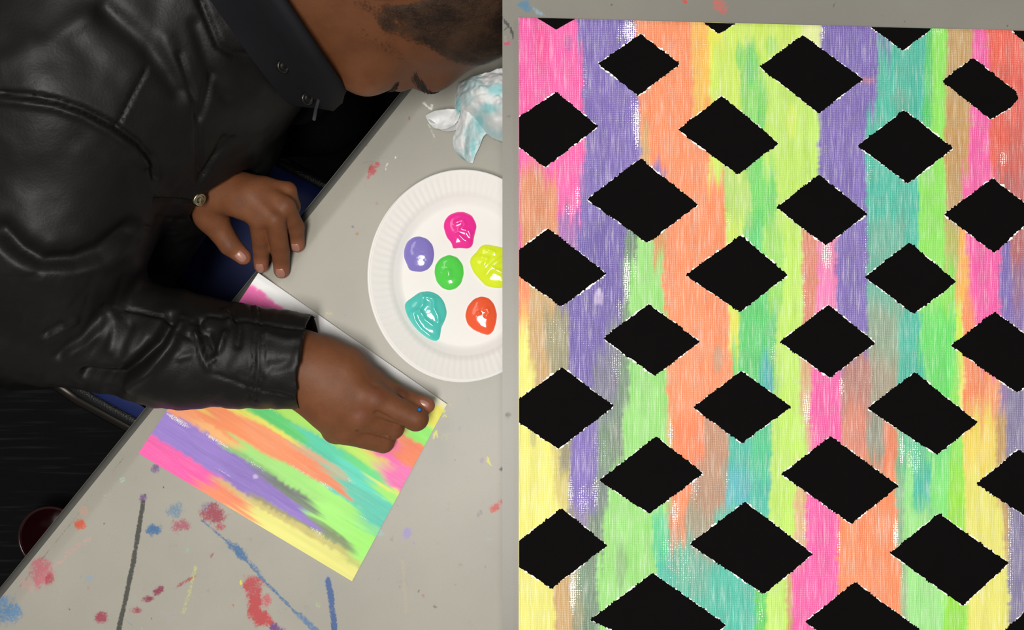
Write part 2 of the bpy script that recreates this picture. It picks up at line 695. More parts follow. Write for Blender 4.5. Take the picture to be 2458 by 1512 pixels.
def blot(px, stains):
    """dried paint marks on a table: colour + cover"""
    c = np.zeros((len(px), 3)); c[:] = lin((140, 135, 125))
    a = np.zeros(len(px))
    for s in stains:
        kind = s[0]
        if kind == 'e':
            _, cx, cy, rx, ry, ang, rgb, st = s
            R = max(rx, ry) * 2.0
            m = np.where((np.abs(px[:, 0] - cx) < R) & (np.abs(px[:, 1] - cy) < R))[0]
            if len(m) == 0:
                continue
            q = px[m] - (cx, cy)
            ca, sa = math.cos(math.radians(ang)), math.sin(math.radians(ang))
            e = np.hypot((q[:, 0] * ca + q[:, 1] * sa) / rx, (-q[:, 0] * sa + q[:, 1] * ca) / ry)
            e = e + 0.9 * (fbm2(px[m, 0] / 13, px[m, 1] / 13, int(cx)) - 0.5)
            f = st * (1 - sstep(0.25, 1.45, e))
        else:
            _, pts, w, rgb, st = s
            pts = np.asarray(pts, float)
            m = np.where((px[:, 0] > pts[:, 0].min() - 3 * w) & (px[:, 0] < pts[:, 0].max() + 3 * w)
                         & (px[:, 1] > pts[:, 1].min() - 3 * w) & (px[:, 1] < pts[:, 1].max() + 3 * w))[0]
            if len(m) == 0:
                continue
            d = seg_dist(px[m], pts) + 0.5 * w * (fbm2(px[m, 0] / 12, px[m, 1] / 12, int(pts[0, 0])) - 0.5)
            f = st * (1 - sstep(0.35 * w, 1.25 * w, d))
        ff = np.clip(f, 0, 1)[:, None]
        better = ff[:, 0] > a[m]
        c[m[better]] = lin(rgb)
        a[m] = np.maximum(a[m], f)
    return c, np.clip(a, 0, 1)


# ------------------------------------------------------------------ the setting: floor
fl = obj_py('floor', [(-3, -3, 0), (3, -3, 0), (3, 3, 0), (-3, 3, 0)], [(0, 1, 2, 3)], M['carpet'])
tag(fl, 'dark charcoal carpet floor beneath the tables', None, kind='structure')

# ------------------------------------------------------------------ low grey table (left)
O0 = P(950, 225)
P1_ = P(0, 1400)
dA = (O0 - P1_)[:2]; dA /= np.linalg.norm(dA)
nB = np.array((dA[1], -dA[0]))          # inward
D3 = np.array((dA[0], dA[1], 0.0)); N3 = np.array((nB[0], nB[1], 0.0))
TABLE_A0, TABLE_A1, TABLE_B = -1.0, 0.8, 0.76


def T(a, b, z=0.0):
    return np.array((O0[0], O0[1], ZT)) + a * D3 + b * N3 + np.array((0, 0, z))


def edge_profile(b):
    z = np.where(b < 0.009, -0.0155 + np.sqrt(np.maximum(0.009 ** 2 - (0.009 - b) ** 2, 0)), 0.0)
    z = np.where((b >= 0.009) & (b < 0.026), -0.0065 + 0.0056 * (b - 0.009) / 0.017, z)
    z = np.where((b >= 0.026), -0.0009 * (1 - sstep(0.026, 0.030, b)), z)
    return z


aa = np.concatenate((np.linspace(TABLE_A0, -0.72, 15)[:-1], np.arange(-0.72, 0.22, 0.0021), np.linspace(0.22, TABLE_A1, 20)))
b1 = np.array((0, 0.0003, 0.001, 0.002, 0.0035, 0.0055, 0.0075, 0.009, 0.0105, 0.012))
bb = np.concatenate((b1, np.arange(0.014, 0.60, 0.0021), np.linspace(0.60, TABLE_B, 12)))
A_, B_ = np.meshgrid(aa, bb, indexing='ij')
A_, B_ = A_.ravel(), B_.ravel()
zz = np.minimum(edge_profile(B_), edge_profile(TABLE_B - B_))
Vt = np.array((O0[0], O0[1], ZT))[None] + A_[:, None] * D3 + B_[:, None] * N3
Vt[:, 2] += zz
pxt = to_px(Vt)
RED, MAR, BLU, PUR, GRY, YEL, GRN, TEA, LAV = ((190, 60, 66), (160, 62, 84), (62, 110, 158), (118, 88, 140), (72, 72, 68),
                                               (222, 216, 90), (120, 180, 130), (130, 190, 185), (158, 146, 200))
PNK = (205, 130, 135)
stains = [
    ('l', [(343, 1205), (330, 1290), (318, 1360), (303, 1430), (285, 1512), (278, 1560)], 7, (66, 66, 62), 0.92),
    ('e', 372, 1126, 12, 11, 0, PUR, .75), ('e', 345, 1195, 12, 11, 0, PUR, .7),
    ('e', 192, 1260, 15, 14, 0, (214, 96, 70), .8), ('e', 200, 1225, 16, 20, 0, (214, 160, 140), .4),
    ('e', 370, 1272, 22, 15, -25, BLU, .85), ('e', 420, 1225, 24, 20, -30, (110, 140, 165), .6),
    ('e', 432, 1262, 28, 18, -10, (172, 92, 110), .75), ('e', 512, 1232, 36, 26, 10, MAR, .85), ('e', 528, 1262, 18, 12, 0, (180, 80, 95), .7),
    ('e', 500, 1215, 26, 14, -20, PUR, .5),
    ('l', [(485, 1250), (540, 1295), (590, 1345), (640, 1400), (700, 1460), (745, 1505)], 5, BLU, .65),
    ('e', 572, 1322, 44, 13, 42, BLU, .8), ('e', 610, 1360, 30, 8, 48, (80, 120, 160), .55),
    ('e', 100, 1375, 34, 44, 30, (196, 110, 122), .7), ('e', 118, 1388, 16, 22, 20, (180, 70, 86), .8), ('e', 70, 1395, 26, 30, 0, (214, 150, 150), .45),
    ('e', 165, 1330, 60, 12, -42, (212, 160, 155), .4), ('e', 205, 1300, 40, 10, -40, (212, 170, 160), .35),
    ('e', 22, 1470, 34, 34, 0, (92, 136, 176), .75), ('e', 10, 1445, 20, 18, 0, (100, 140, 180), .6),
    ('e', 245, 1482, 20, 16, 10, MAR, .85), ('e', 328, 1466, 19, 10, -10, MAR, .75), ('e', 355, 1438, 16, 10, -15, (140, 50, 80), .85),
    ('e', 380, 1418, 17, 9, -40, (140, 50, 80), .85), ('e', 445, 1396, 30, 5, -30, (165, 80, 92), .7), ('e', 510, 1332, 9, 4, -40, MAR, .7),
    ('e', 215, 1385, 14, 12, 20, (140, 165, 190), .5), ('e', 212, 1412, 4, 8, 0, (196, 120, 120), .6),
    ('e', 449, 1320, 10, 12, 0, (150, 190, 165), .5), ('e', 166, 1462, 4, 4, 0, (40, 110, 60), .9),
    ('e', 605, 1410, 26, 30, 0, (186, 66, 74), .85), ('e', 612, 1450, 22, 46, 5, RED, .95), ('e', 628, 1485, 28, 22, 30, RED, .9), ('e', 640, 1440, 14, 18, 0, (200, 90, 100), .7),
    ('e', 662, 1508, 26, 12, 30, (110, 60, 130), .8), ('e', 578, 1398, 4, 9, 0, (226, 220, 80), .7),
    ('l', [(787, 1390), (794, 1430), (799, 1470), (803, 1520)], 9, (52, 90, 150), .85), ('e', 785, 1400, 30, 32, 0, (150, 165, 180), .35),
    ('l', [(720, 1478), (745, 1500), (775, 1530)], 10, (90, 124, 165), .7),
    ('l', [(470, 1360), (455, 1420), (440, 1470)], 7, (205, 208, 120), .45),
    ('e', 978, 1279, 14, 17, 20, LAV, .8), ('e', 992, 1303, 6, 5, 0, LAV, .7), ('e', 962, 1290, 10, 14, 0, (175, 160, 185), .4),
    ('e', 1187, 1218, 15, 12, -40, (206, 66, 62), .85), ('e', 1202, 1204, 10, 8, -30, (206, 76, 70), .8), ('e', 1200, 1163, 4, 4, 0, (220, 120, 100), .7),
    ('e', 1157, 1105, 7, 8, 0, (160, 145, 160), .7), ('l', [(1168, 1104), (1174, 1110), (1172, 1098)], 3.5, YEL, .9), ('l', [(1172, 1108), (1180, 1118)], 2.5, YEL, .8),
    ('e', 1203, 1126, 5, 6, 0, (30, 45, 90), .95), ('e', 1102, 1027, 6, 8, 0, (160, 150, 160), .6),
    ('l', [(1052, 995), (1066, 986)], 4, YEL, .95), ('l', [(1064, 998), (1072, 1000)], 3, YEL, .9), ('e', 1069, 998, 5, 3, 0, YEL, .9),
    ('l', [(1040, 1050), (1046, 1036)], 3.2, YEL, .95), ('l', [(1047, 1036), (1049, 1046)], 3.2, YEL, .95), ('e', 1080, 972, 3, 3, 0, YEL, .8),
    ('e', 1066, 1045, 22, 16, 0, (190, 200, 140), .3), ('e', 1016, 1430, 5, 6, 0, (180, 90, 90), .7), ('e', 1045, 1456, 6, 6, 0, (110, 100, 96), .6),
    ('e', 1005, 1419, 3, 3, 0, (60, 60, 60), .8), ('e', 1104, 1357, 9, 9, 0, (150, 145, 135), .5), ('e', 1150, 1234, 8, 14, 20, (130, 130, 126), .5),
    ('e', 940, 1292, 8, 14, 0, (120, 120, 116), .5), ('l', [(967, 1345), (970, 1400), (975, 1470)], 8, (190, 172, 150), .4),
    ('e', 910, 1280, 14, 12, 0, (130, 205, 205), .5), ('e', 762, 1450, 10, 14, 0, (180, 210, 130), .4),
    ('e', 893, 408, 15, 12, -50, (188, 78, 84), .9), ('e', 884, 424, 6, 9, 20, (196, 100, 104), .7), ('e', 905, 396, 9, 7, -40, (188, 78, 84), .8),
    ('e', 875, 343, 9, 10, 0, (180, 84, 92), .8), ('e', 866, 352, 6, 6, 0, (190, 110, 112), .6), ('e', 983, 284, 3.2, 8, 0, (206, 60, 62), .95),
    ('l', [(1017, 246), (1024, 254), (1034, 262)], 4, (240, 238, 228), .8), ('e', 1036, 256, 5, 7, 20, (240, 238, 228), .7),
    ('e', 949, 378, 4, 4, 0, (240, 240, 235), .9), ('l', [(930, 390), (926, 405)], 2.5, (232, 232, 226), .8),
    ('l', [(1026, 296), (1034, 310), (1044, 330)], 3, (232, 232, 226), .5), ('l', [(870, 392), (905, 385), (925, 376)], 3, (120, 128, 124), .4),
    ('e', 903, 489, 8, 7, 0, (178, 120, 124), .5), ('e', 847, 545, 5, 5, 0, (100, 98, 96), .6), ('e', 858, 561, 5, 5, 0, (176, 130, 80), .6),
    ('e', 905, 460, 5, 3, 0, (196, 150, 150), .3), ('e', 790, 750, 12, 12, 0, (208, 200, 120), .4), ('e', 828, 756, 5, 4, 0, (110, 112, 112), .5),
    ('e', 255, 1190, 16, 12, -30, (200, 196, 150), .35), ('e', 292, 1150, 9, 10, 0, (170, 205, 190), .5),
    ('l', [(300, 1095), (220, 1190), (120, 1320), (10, 1450)], 2.2, (120, 116, 104), .45),
    ('e', 393, 1170, 2, 5, 15, (70, 70, 66), .8), ('e', 364, 1485, 6, 3, 0, (100, 98, 92), .8), ('e', 560, 1452, 4, 4, 0, (200, 90, 60), .8),
    ('l', [(300, 1487), (318, 1502)], 3, (130, 150, 175), .5), ('e', 400, 1480, 34, 30, 0, (180, 165, 190), .3),
    ('l', [(185, 1400), (200, 1380)], 3, (140, 150, 150), .4), ('e', 1172, 1290, 20, 30, 0, (178, 190, 180), .25),
]
for _ in range(90):                      # small specks and scuffs all over the top
    a0, b0 = random.uniform(-.68, .2), random.uniform(.04, .58)
    q = to_px(T(a0, b0)[None])[0]
    g = random.choice([(90, 88, 84), (150, 90, 90), (100, 120, 140), (120, 118, 112), (196, 190, 180)])
    stains.append(('e', q[0], q[1], random.uniform(2, 5), random.uniform(2, 4), random.uniform(0, 90), g, random.uniform(.3, .7)))
sc, sa = blot(pxt, stains)
M['table'] = mat_stained('grey_table_plastic', (174, 170, 158), (165, 162, 151))
tab = empty('folding_table', T(-0.1, 0.38, -ZT))
tag(tab, 'grey plastic folding table smeared with dried red, blue and purple paint', 'table')
Vs = []
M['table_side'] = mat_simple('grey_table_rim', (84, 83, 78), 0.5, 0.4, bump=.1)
tq = grid_quads(len(aa), len(bb))[:, ::-1]
is_rim = (B_[tq].max(1) < 0.0092)  # bullnose turned from the light; its shade is painted as darker grey
for nm, sel_, mt_ in (('tabletop', ~is_rim, M['table']), ('shaded_edge', is_rim, M['table_side'])):
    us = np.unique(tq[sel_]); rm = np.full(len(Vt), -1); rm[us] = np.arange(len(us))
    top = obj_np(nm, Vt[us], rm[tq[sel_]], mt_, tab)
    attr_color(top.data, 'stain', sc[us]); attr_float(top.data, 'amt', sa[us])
c0 = T((TABLE_A0 + TABLE_A1) / 2, TABLE_B / 2, -0.029)
v, f = box(c0, (D3, N3, (0, 0, 1)), ((TABLE_A1 - TABLE_A0) / 2, TABLE_B / 2, 0.0165))
obj_py('skirt', v, f, M['table_side'], tab)
for a0 in (TABLE_A0 + 0.15, TABLE_A1 - 0.15):
    for b0 in (0.10, TABLE_B - 0.10):
        v, f = tube([T(a0, b0, -0.045), T(a0, b0, -ZT)], 0.0125, 10)
        obj_py('leg', v, f, M['steel'], tab, True)

# ------------------------------------------------------------------ higher grey work table (right)
ZR = 0.300                                       # its top above the low table top
xe = P(1206, 756, ZR)[0]
ys = np.linspace(-0.9, 0.9, 40)
xs_r = np.concatenate((np.arange(xe, 0.03, 0.0011), np.linspace(0.03, 1.3, 40)))
ys_r = np.concatenate((np.linspace(-0.9, -0.27, 8)[:-1], np.arange(-0.27, 0.26, 0.0016), np.linspace(0.26, 0.9, 8)))
# finer strip along the far edge
xs_top = np.concatenate((np.arange(xe, 0.42, 0.0016), np.linspace(0.42, 1.3, 12)))
ys_top = np.concatenate((np.linspace(-0.9, -0.28, 20)[:-1], np.arange(-0.28, 0.2, 0.004), np.arange(0.2, 0.26, 0.0016), np.linspace(0.26, 0.9, 8)))
X_, Y_ = np.meshgrid(xs_top, ys_top, indexing='ij')
Vr = np.stack((X_.ravel(), Y_.ravel(), np.full(X_.size, ZT + ZR)), 1)
st_r = [
    ('e', 1262, 14, 24, 13, 32, (80, 122, 150), .85), ('e', 1290, 28, 26, 8, 38, (130, 160, 175), .6),
    ('l', [(1206, 40), (1214, 55), (1226, 68), (1232, 90)], 4, (50, 50, 48), .8), ('l', [(1208, 75), (1222, 60), (1214, 50)], 3, (60, 60, 58), .7),
    ('e', 1217, 104, 12, 7, -20, (176, 64, 100), .75), ('e', 1643, 4, 9, 6, 20, (196, 64, 56), .85), ('e', 1728, 14, 22, 26, 0, (190, 96, 88), .55),
    ('e', 1735, 30, 14, 12, 0, (186, 90, 86), .5), ('e', 1218, 998, 9, 9, 0, (60, 58, 54), .8), ('e', 1213, 776, 6, 8, 0, (70, 110, 84), .6),
    ('e', 1468, 13, 3, 3, 0, (60, 60, 56), .8), ('l', [(2004, 4), (2002, 16)], 3, (80, 78, 72), .7), ('e', 2118, 39, 3, 3, 0, (60, 60, 56), .8),
    ('e', 2172, 51, 3, 3, 0, (60, 60, 56), .7), ('e', 2418, 63, 4, 3, 0, (50, 50, 46), .8), ('e', 1208, 425, 3, 6, 0, (170, 110, 70), .8),
    ('e', 1222, 280, 10, 4, 20, (80, 78, 72), .5), ('e', 1217, 600, 3, 3, 0, (70, 68, 64), .6), ('e', 2255, 4, 4, 4, 0, (80, 150, 150), .6),
    ('e', 1214, 90, 6, 10, 0, (190, 190, 120), .3),
]
sc, sa = blot(to_px(Vr), st_r)
M['table_r'] = mat_stained('warm_grey_worktop', (130, 128, 119), (122, 120, 112))
wt = empty('work_table', (0.65, 0, 0))
tag(wt, 'tall grey work table carrying the large diamond painting', 'table')
top = obj_np('tabletop', Vr, grid_quads(len(xs_top), len(ys_top)), M['table_r'], wt, False)
attr_color(top.data, 'stain', sc); attr_float(top.data, 'amt', sa)
v, f = box(((xe + 1.3) / 2, 0, ZT + ZR - 0.0125), np.eye(3), ((1.3 - xe) / 2, 0.9, 0.0120))
obj_py('board', v, f, M['table_side'], wt)
for x0 in (0.05, 1.25):
    for y0 in (-0.85, 0.85):
        v, f = box((x0, y0, (ZT + ZR - 0.024) / 2), np.eye(3), (0.02, 0.02, (ZT + ZR - 0.024) / 2))
        obj_py('leg', v, f, M['steel'], wt)

# ------------------------------------------------------------------ large canvas with black diamonds
pink, pinkL = (250, 102, 178), (250, 136, 194)
purp, purpD, lavg = (132, 112, 190), (118, 100, 178), (140, 132, 168)
oran, oranL, ogold = (252, 152, 104), (246, 176, 120), (250, 190, 92)
yelg, lime, limeG = (212, 240, 104), (200, 240, 110), (150, 236, 100)
gren, grnL, grnM = (96, 212, 118), (158, 226, 126), (124, 220, 110)
teal, tealG, tealB = (84, 196, 172), (112, 186, 164), (96, 190, 196)
tan, olive, coral, cold = (206, 168, 112), (160, 152, 116), (240, 108, 92), (214, 110, 100)
yell, yellT, salm = (240, 236, 124), (222, 208, 120), (226, 144, 122)
ggr, grey, palY = (122, 150, 124), (142, 144, 132), (236, 244, 170)
rows_r = [
    (60, [(1200, pink), (1385, purp), (1526, oran), (1660, ogold), (1702, (240, 240, 90)), (1740, yelg), (1880, yelg), (1925, palY), (1970, purp), (2105, (116, 150, 180)), (2140, teal), (2225, gren), (2244, limeG), (2272, tan), (2336, pink), (2368, coral), (2450, salm)]),
    (210, [(1200, pink), (1398, purp), (1534, oran), (1665, (250, 200, 90)), (1705, yelg), (1778, (150, 225, 110)), (1825, lime), (1968, purp), (2105, teal), (2222, gren), (2240, limeG), (2270, tan), (2332, pink), (2378, coral), (2440, (226, 104, 96))]),
    (350, [(1200, pink), (1402, purp), (1538, (216, 172, 112)), (1560, oran), (1705, yelg), (1790, grnM), (1835, lime), (1962, purp), (2080, teal), (2218, gren), (2238, limeG), (2270, (206, 160, 98)), (2326, pink), (2380, coral), (2430, cold)]),
    (470, [(1200, pink), (1248, (228, 150, 110)), (1334, pink), (1388, purp), (1500, purp), (1600, oran), (1742, (190, 226, 120)), (1800, grnM), (1862, lime), (1962, purp), (2082, teal), (2210, limeG), (2270, tan), (2310, pink), (2394, (200, 112, 110))]),
    (580, [(1200, pink), (1252, (220, 150, 104)), (1335, (170, 110, 180)), (1380, purpD), (1500, ggr), (1528, grnL), (1568, (222, 160, 104)), (1600, oran), (1744, yelg), (1785, gren), (1830, (170, 230, 110)), (1880, lime), (1926, salm), (1968, (236, 140, 180)), (2008, purp), (2086, tealG), (2170, teal), (2205, limeG), (2272, (200, 200, 110)), (2300, ogold), (2318, pink), (2404, purp), (2426, (190, 108, 112))]),
    (690, [(1200, oran), (1275, tan), (1340, purpD), (1492, ggr), (1510, grnL), (1592, oran), (1748, yelg), (1772, gren), (1840, (160, 226, 110)), (1880, lime), (1926, salm), (1966, pinkL), (2012, purp), (2084, tealG), (2130, (126, 186, 160)), (2170, teal), (2204, limeG), (2298, ogold), (2328, pink), (2402, purp), (2432, (160, 120, 160))]),
    (800, [(1200, yell), (1272, tan), (1312, olive), (1368, purpD), (1455, (126, 126, 150)), (1492, ggr), (1520, grnL), (1600, oran), (1752, (230, 230, 90)), (1772, gren), (1840, (110, 210, 130)), (1862, lime), (1928, salm), (1962, pink), (2012, purp), (2084, (150, 176, 150)), (2158, teal), (2212, (112, 230, 112)), (2294, (214, 240, 80)), (2312, oran), (2342, pink), (2404, (140, 116, 180))]),
    (930, [(1200, yell), (1285, tan), (1325, olive), (1366, purpD), (1424, (128, 126, 150)), (1482, ggr), (1508, grnL), (1602, oran), (1758, gren), (1822, teal), (1856, (170, 226, 110)), (1870, lime), (1924, (226, 190, 140)), (1948, pink), (2018, (190, 134, 124)), (2090, (170, 160, 138)), (2156, teal), (2218, (112, 230, 112)), (2284, limeG), (2302, yell), (2314, oran), (2372, (250, 170, 120)), (2402, (160, 130, 176)), (2420, lavg)]),
    (1060, [(1200, yell), (1316, yellT), (1340, olive), (1368, purp), (1432, ggr), (1490, grnL), (1600, (214, 190, 110)), (1612, (252, 140, 92)), (1688, (196, 146, 116)), (1746, teal), (1800, (88, 206, 150)), (1850, lime), (1930, (226, 190, 150)), (1944, pink), (2016, salm), (2082, (156, 158, 140)), (2122, (236, 140, 104)), (2158, (112, 206, 160)), (2226, (120, 232, 130)), (2280, limeG), (2312, (246, 222, 104)), (2394, tan), (2420, lavg)]),
    (1180, [(1200, yell), (1330, yellT), (1366, purp), (1428, (120, 136, 128)), (1462, grnL), (1600, (190, 196, 130)), (1614, (250, 148, 100)), (1662, (190, 150, 124)), (1742, tealB), (1800, teal), (1848, lime), (1908, (226, 190, 130)), (1934, pink), (2014, oran), (2150, (140, 190, 150)), (2166, (150, 232, 140)), (2192, teal), (2234, (140, 236, 130)), (2276, (160, 236, 70)), (2312, yell), (2396, tan), (2422, lavg)]),
    (1260, [(1200, yell), (1360, olive), (1376, (140, 128, 160)), (1412, (124, 146, 124)), (1446, grnL), (1566, (100, 210, 150)), (1604, (230, 150, 110)), (1648, (170, 160, 134)), (1712, teal), (1844, lime), (1904, (230, 190, 140)), (1930, pink), (2012, oran), (2152, (150, 190, 150)), (2166, (160, 232, 140)), (2232, (140, 236, 130)), (2272, (160, 236, 70)), (2314, yell), (2408, tan), (2420, lavg)]),
    (1400, [(1200, yell), (1328, tan), (1368, (170, 164, 130)), (1388, ggr), (1432, grnL), (1578, teal), (1650, tealG), (1700, teal), (1808, (110, 216, 110)), (1838, lime), (1884, tan), (1900, pink), (2010, oran), (2160, (170, 200, 150)), (2176, (166, 236, 146)), (2264, (160, 236, 80)), (2318, yell), (2420, lavg)]),
    (1520, [(1200, yell), (1330, tan), (1372, (160, 160, 128)), (1398, ggr), (1440, grnL), (1590, teal), (1812, (104, 214, 104)), (1838, lime), (1884, tan), (1900, pink), (2008, oran), (2164, (170, 200, 150)), (2180, (166, 236, 146)), (2268, (160, 236, 80)), (2322, yell), (2424, lavg)]),
]
ZC = ZR + 0.007
cTL, cTR, cBR, cBL = (1245, 41), (2695, 79), (2695, 1785), (1245, 1785)
nu, nv = 400, 480
uu, vv = np.meshgrid(np.linspace(0, 1, nu), np.linspace(0, 1, nv), indexing='ij')
uu, vv = uu.ravel(), vv.ravel()
cxy = (np.outer((1 - uu) * (1 - vv), cTL) + np.outer(uu * (1 - vv), cTR) + np.outer(uu * vv, cBR) + np.outer((1 - uu) * vv, cBL))
s = (1 - ZC) * K
Vc = np.stack(((cxy[:, 0] - 1229) * s, -(cxy[:, 1] - 756) * s, np.full(len(uu), ZT + ZC)), 1)
# the rim of the stretched cloth rolls over slightly
edge_px = np.minimum.reduce((cxy[:, 0] - 1245, 2695 - cxy[:, 0], cxy[:, 1] - (41 + (cxy[:, 0] - 1245) * .0262), 1785 - cxy[:, 1]))
Vc[:, 2] -= 0.0008 * (1 - sstep(0, 8, edge_px))
pc = paint_field(cxy[:, 0], cxy[:, 1], rows_r, 5.0, 7.0, 3)


def brush(pc, cxy, cx, cy, rx, ry, rgb, st, seed):
    m = np.where((np.abs(cxy[:, 0] - cx) < rx * 1.6) & (np.abs(cxy[:, 1] - cy) < ry * 1.6))[0]
    e = np.hypot((cxy[m, 0] - cx) / rx, (cxy[m, 1] - cy) / ry) + 0.8 * (fbm2(cxy[m, 0] / 5, cxy[m, 1] / 45, seed) - 0.5)
    f = (st * (1 - sstep(0.5, 1.1, e)))[:, None]
    pc[m] = pc[m] * (1 - f) + lin(rgb) * f


for k_, a_ in enumerate([(1800, 150, 22, 70, gren, .7), (1830, 250, 14, 80, gren, .6), (1775, 130, 10, 40, gren, .6), (1850, 110, 18, 30, (150, 225, 110), .6),
                         (1300, 110, 20, 70, (250, 70, 150), .6), (1270, 260, 14, 60, (250, 70, 150), .4), (1365, 105, 10, 26, (190, 90, 180), .6),
                         (2078, 193, 22, 12, (190, 130, 150), .7), (2160, 245, 22, 40, (120, 180, 160), .6), (1724, 860, 16, 40, (196, 160, 130), .7),
                         (1900, 290, 16, 60, (226, 246, 110), .7), (1290, 470, 24, 60, (222, 140, 96), .6), (1437, 715, 14, 20, (196, 176, 220), .9), (1438, 700, 6, 14, (214, 200, 232), .9),
                         (2010, 350, 20, 60, (140, 118, 196), .6), (2400, 120, 18, 50, (250, 112, 90), .7), (2130, 800, 16, 60, (150, 170, 146), .6), (1660, 1130, 14, 40, (252, 132, 84), .7),
                         (1838, 900, 7, 60, (84, 180, 190), .7), (1848, 920, 6, 60, (90, 170, 200), .5), (2206, 840, 8, 60, (84, 206, 110), .6), (2208, 1210, 20, 28, (100, 210, 160), .6), (1990, 1130, 16, 90, (252, 120, 180), .5),
                         (2068, 1270, 14, 60, (252, 140, 92), .6), (1520, 900, 10, 60, (130, 210, 110), .4), (1480, 1060, 24, 60, (128, 140, 128), .6), (1280, 1050, 8, 40, (170, 164, 120), .5),
                         (1490, 1350, 16, 70, (140, 170, 130), .6), (1640, 1370, 30, 60, (130, 190, 160), .6), (1740, 1130, 10, 40, (150, 170, 150), .5)]):
    brush(pc, cxy, *a_, 60 + k_)
dry = np.full(len(cxy), 0.0)


def dryz(dry, cxy, cx, cy, rx, ry, st, rot=0.0):
    q = cxy - (cx, cy)
    ca, sa_ = math.cos(math.radians(rot)), math.sin(math.radians(rot))
    e = np.hypot((q[:, 0] * ca + q[:, 1] * sa_) / rx, (-q[:, 0] * sa_ + q[:, 1] * ca) / ry)
    np.maximum(dry, st * (1 - sstep(0.35, 1.2, e)), out=dry)


for a_ in [(1512, 75, 26, 42, .85), (1487, 80, 14, 40, .6), (1404, 180, 8, 80, .55), (1528, 300, 12, 90, .85), (1518, 270, 12, 70, .6), (1386, 470, 8, 50, .75), (1368, 505, 22, 26, .6),
           (1505, 670, 14, 90, .8), (1524, 640, 10, 60, .6), (1487, 740, 14, 40, .6), (1480, 880, 22, 60, .55), (1975, 80, 8, 30, .7), (1750, 530, 14, 50, .55),
           (1985, 610, 22, 60, .7), (1930, 690, 10, 100, .55), (2080, 620, 6, 160, .55), (2088, 410, 10, 60, .55), (1856, 850, 12, 60, .55), (1852, 1000, 6, 100, .5), (1936, 980, 14, 60, .75), (2020, 930, 10, 40, .7),
           (2408, 380, 16, 30, .7), (1610, 1040, 8, 50, .75), (1370, 1180, 10, 60, .7), (1400, 1200, 26, 60, .6), (1430, 1180, 14, 60, .65), (1440, 1080, 30, 60, .45), (1375, 1420, 12, 80, .85), (1388, 1400, 14, 60, .6),
           (1620, 1230, 16, 50, .7), (1668, 1170, 22, 60, .55), (1600, 1310, 22, 30, .6), (1620, 1320, 60, 60, .5), (2150, 1280, 10, 60, .85), (2165, 1080, 10, 60, .75), (2195, 1100, 30, 60, .62),
           (2014, 1300, 6, 60, .7), (2425, 1300, 12, 260, .58), (2440, 1120, 20, 80, .5), (2165, 1360, 8, 80, .55), (1745, 1150, 8, 40, .6), (1930, 1270, 10, 50, .6), (2300, 800, 6, 120, .4),
           (1310, 690, 40, 50, .40), (1330, 800, 40, 90, .42), (1330, 1100, 40, 60, .35), (1640, 1360, 70, 80, .46), (2250, 75, 30, 14, .6), (1826, 1470, 10, 40, .6), (1690, 120, 16, 60, .45), (1720, 200, 14, 60, .45)]:
    dryz(dry, cxy, *a_)
dry = np.maximum(dry, 0.26 + 0.2 * (fbm2(cxy[:, 0] / 60, cxy[:, 1] / 140, 77) - 0.5))
M['paint_r'] = mat_paint('striped_acrylic_on_canvas', 5.2)
cv = empty('painted_canvas', P(1970, 900, ZR))
tag(cv, 'large striped neon canvas overpainted with rows of black diamonds', 'painting')
fc = obj_np('painted_face', Vc, grid_quads(nu, nv)[:, ::-1], M['paint_r'], cv)
attr_color(fc.data, 'paint', np.clip(pc * 0.80, 0, 1)); attr_float(fc.data, 'dry', dry)


def set_uv(me, uvv):
    ul = me.uv_layers.new(name='UVMap')
    li = np.empty(len(me.loops), np.int32)
    me.loops.foreach_get('vertex_index', li)
    ul.data.foreach_set('uv', np.asarray(uvv, np.float32)[li].ravel())


set_uv(fc.data, cxy / 100.0)
cor = [P(*c, ZC) for c in (cTL, cTR, cBR, cBL)]
for c in cor:
    c[2] = ZT + ZC - 0.0009
Vb = [c.copy() for c in cor] + [np.array((c[0], c[1], ZT + ZR + 0.0002)) for c in cor]
obj_py('panel_edge', Vb, [(0, 1, 2, 3), (4, 7, 6, 5), (0, 4, 5, 1), (1, 5, 6, 2), (2, 6, 7, 3), (3, 7, 4, 0)], M['canvas_side'], cv)

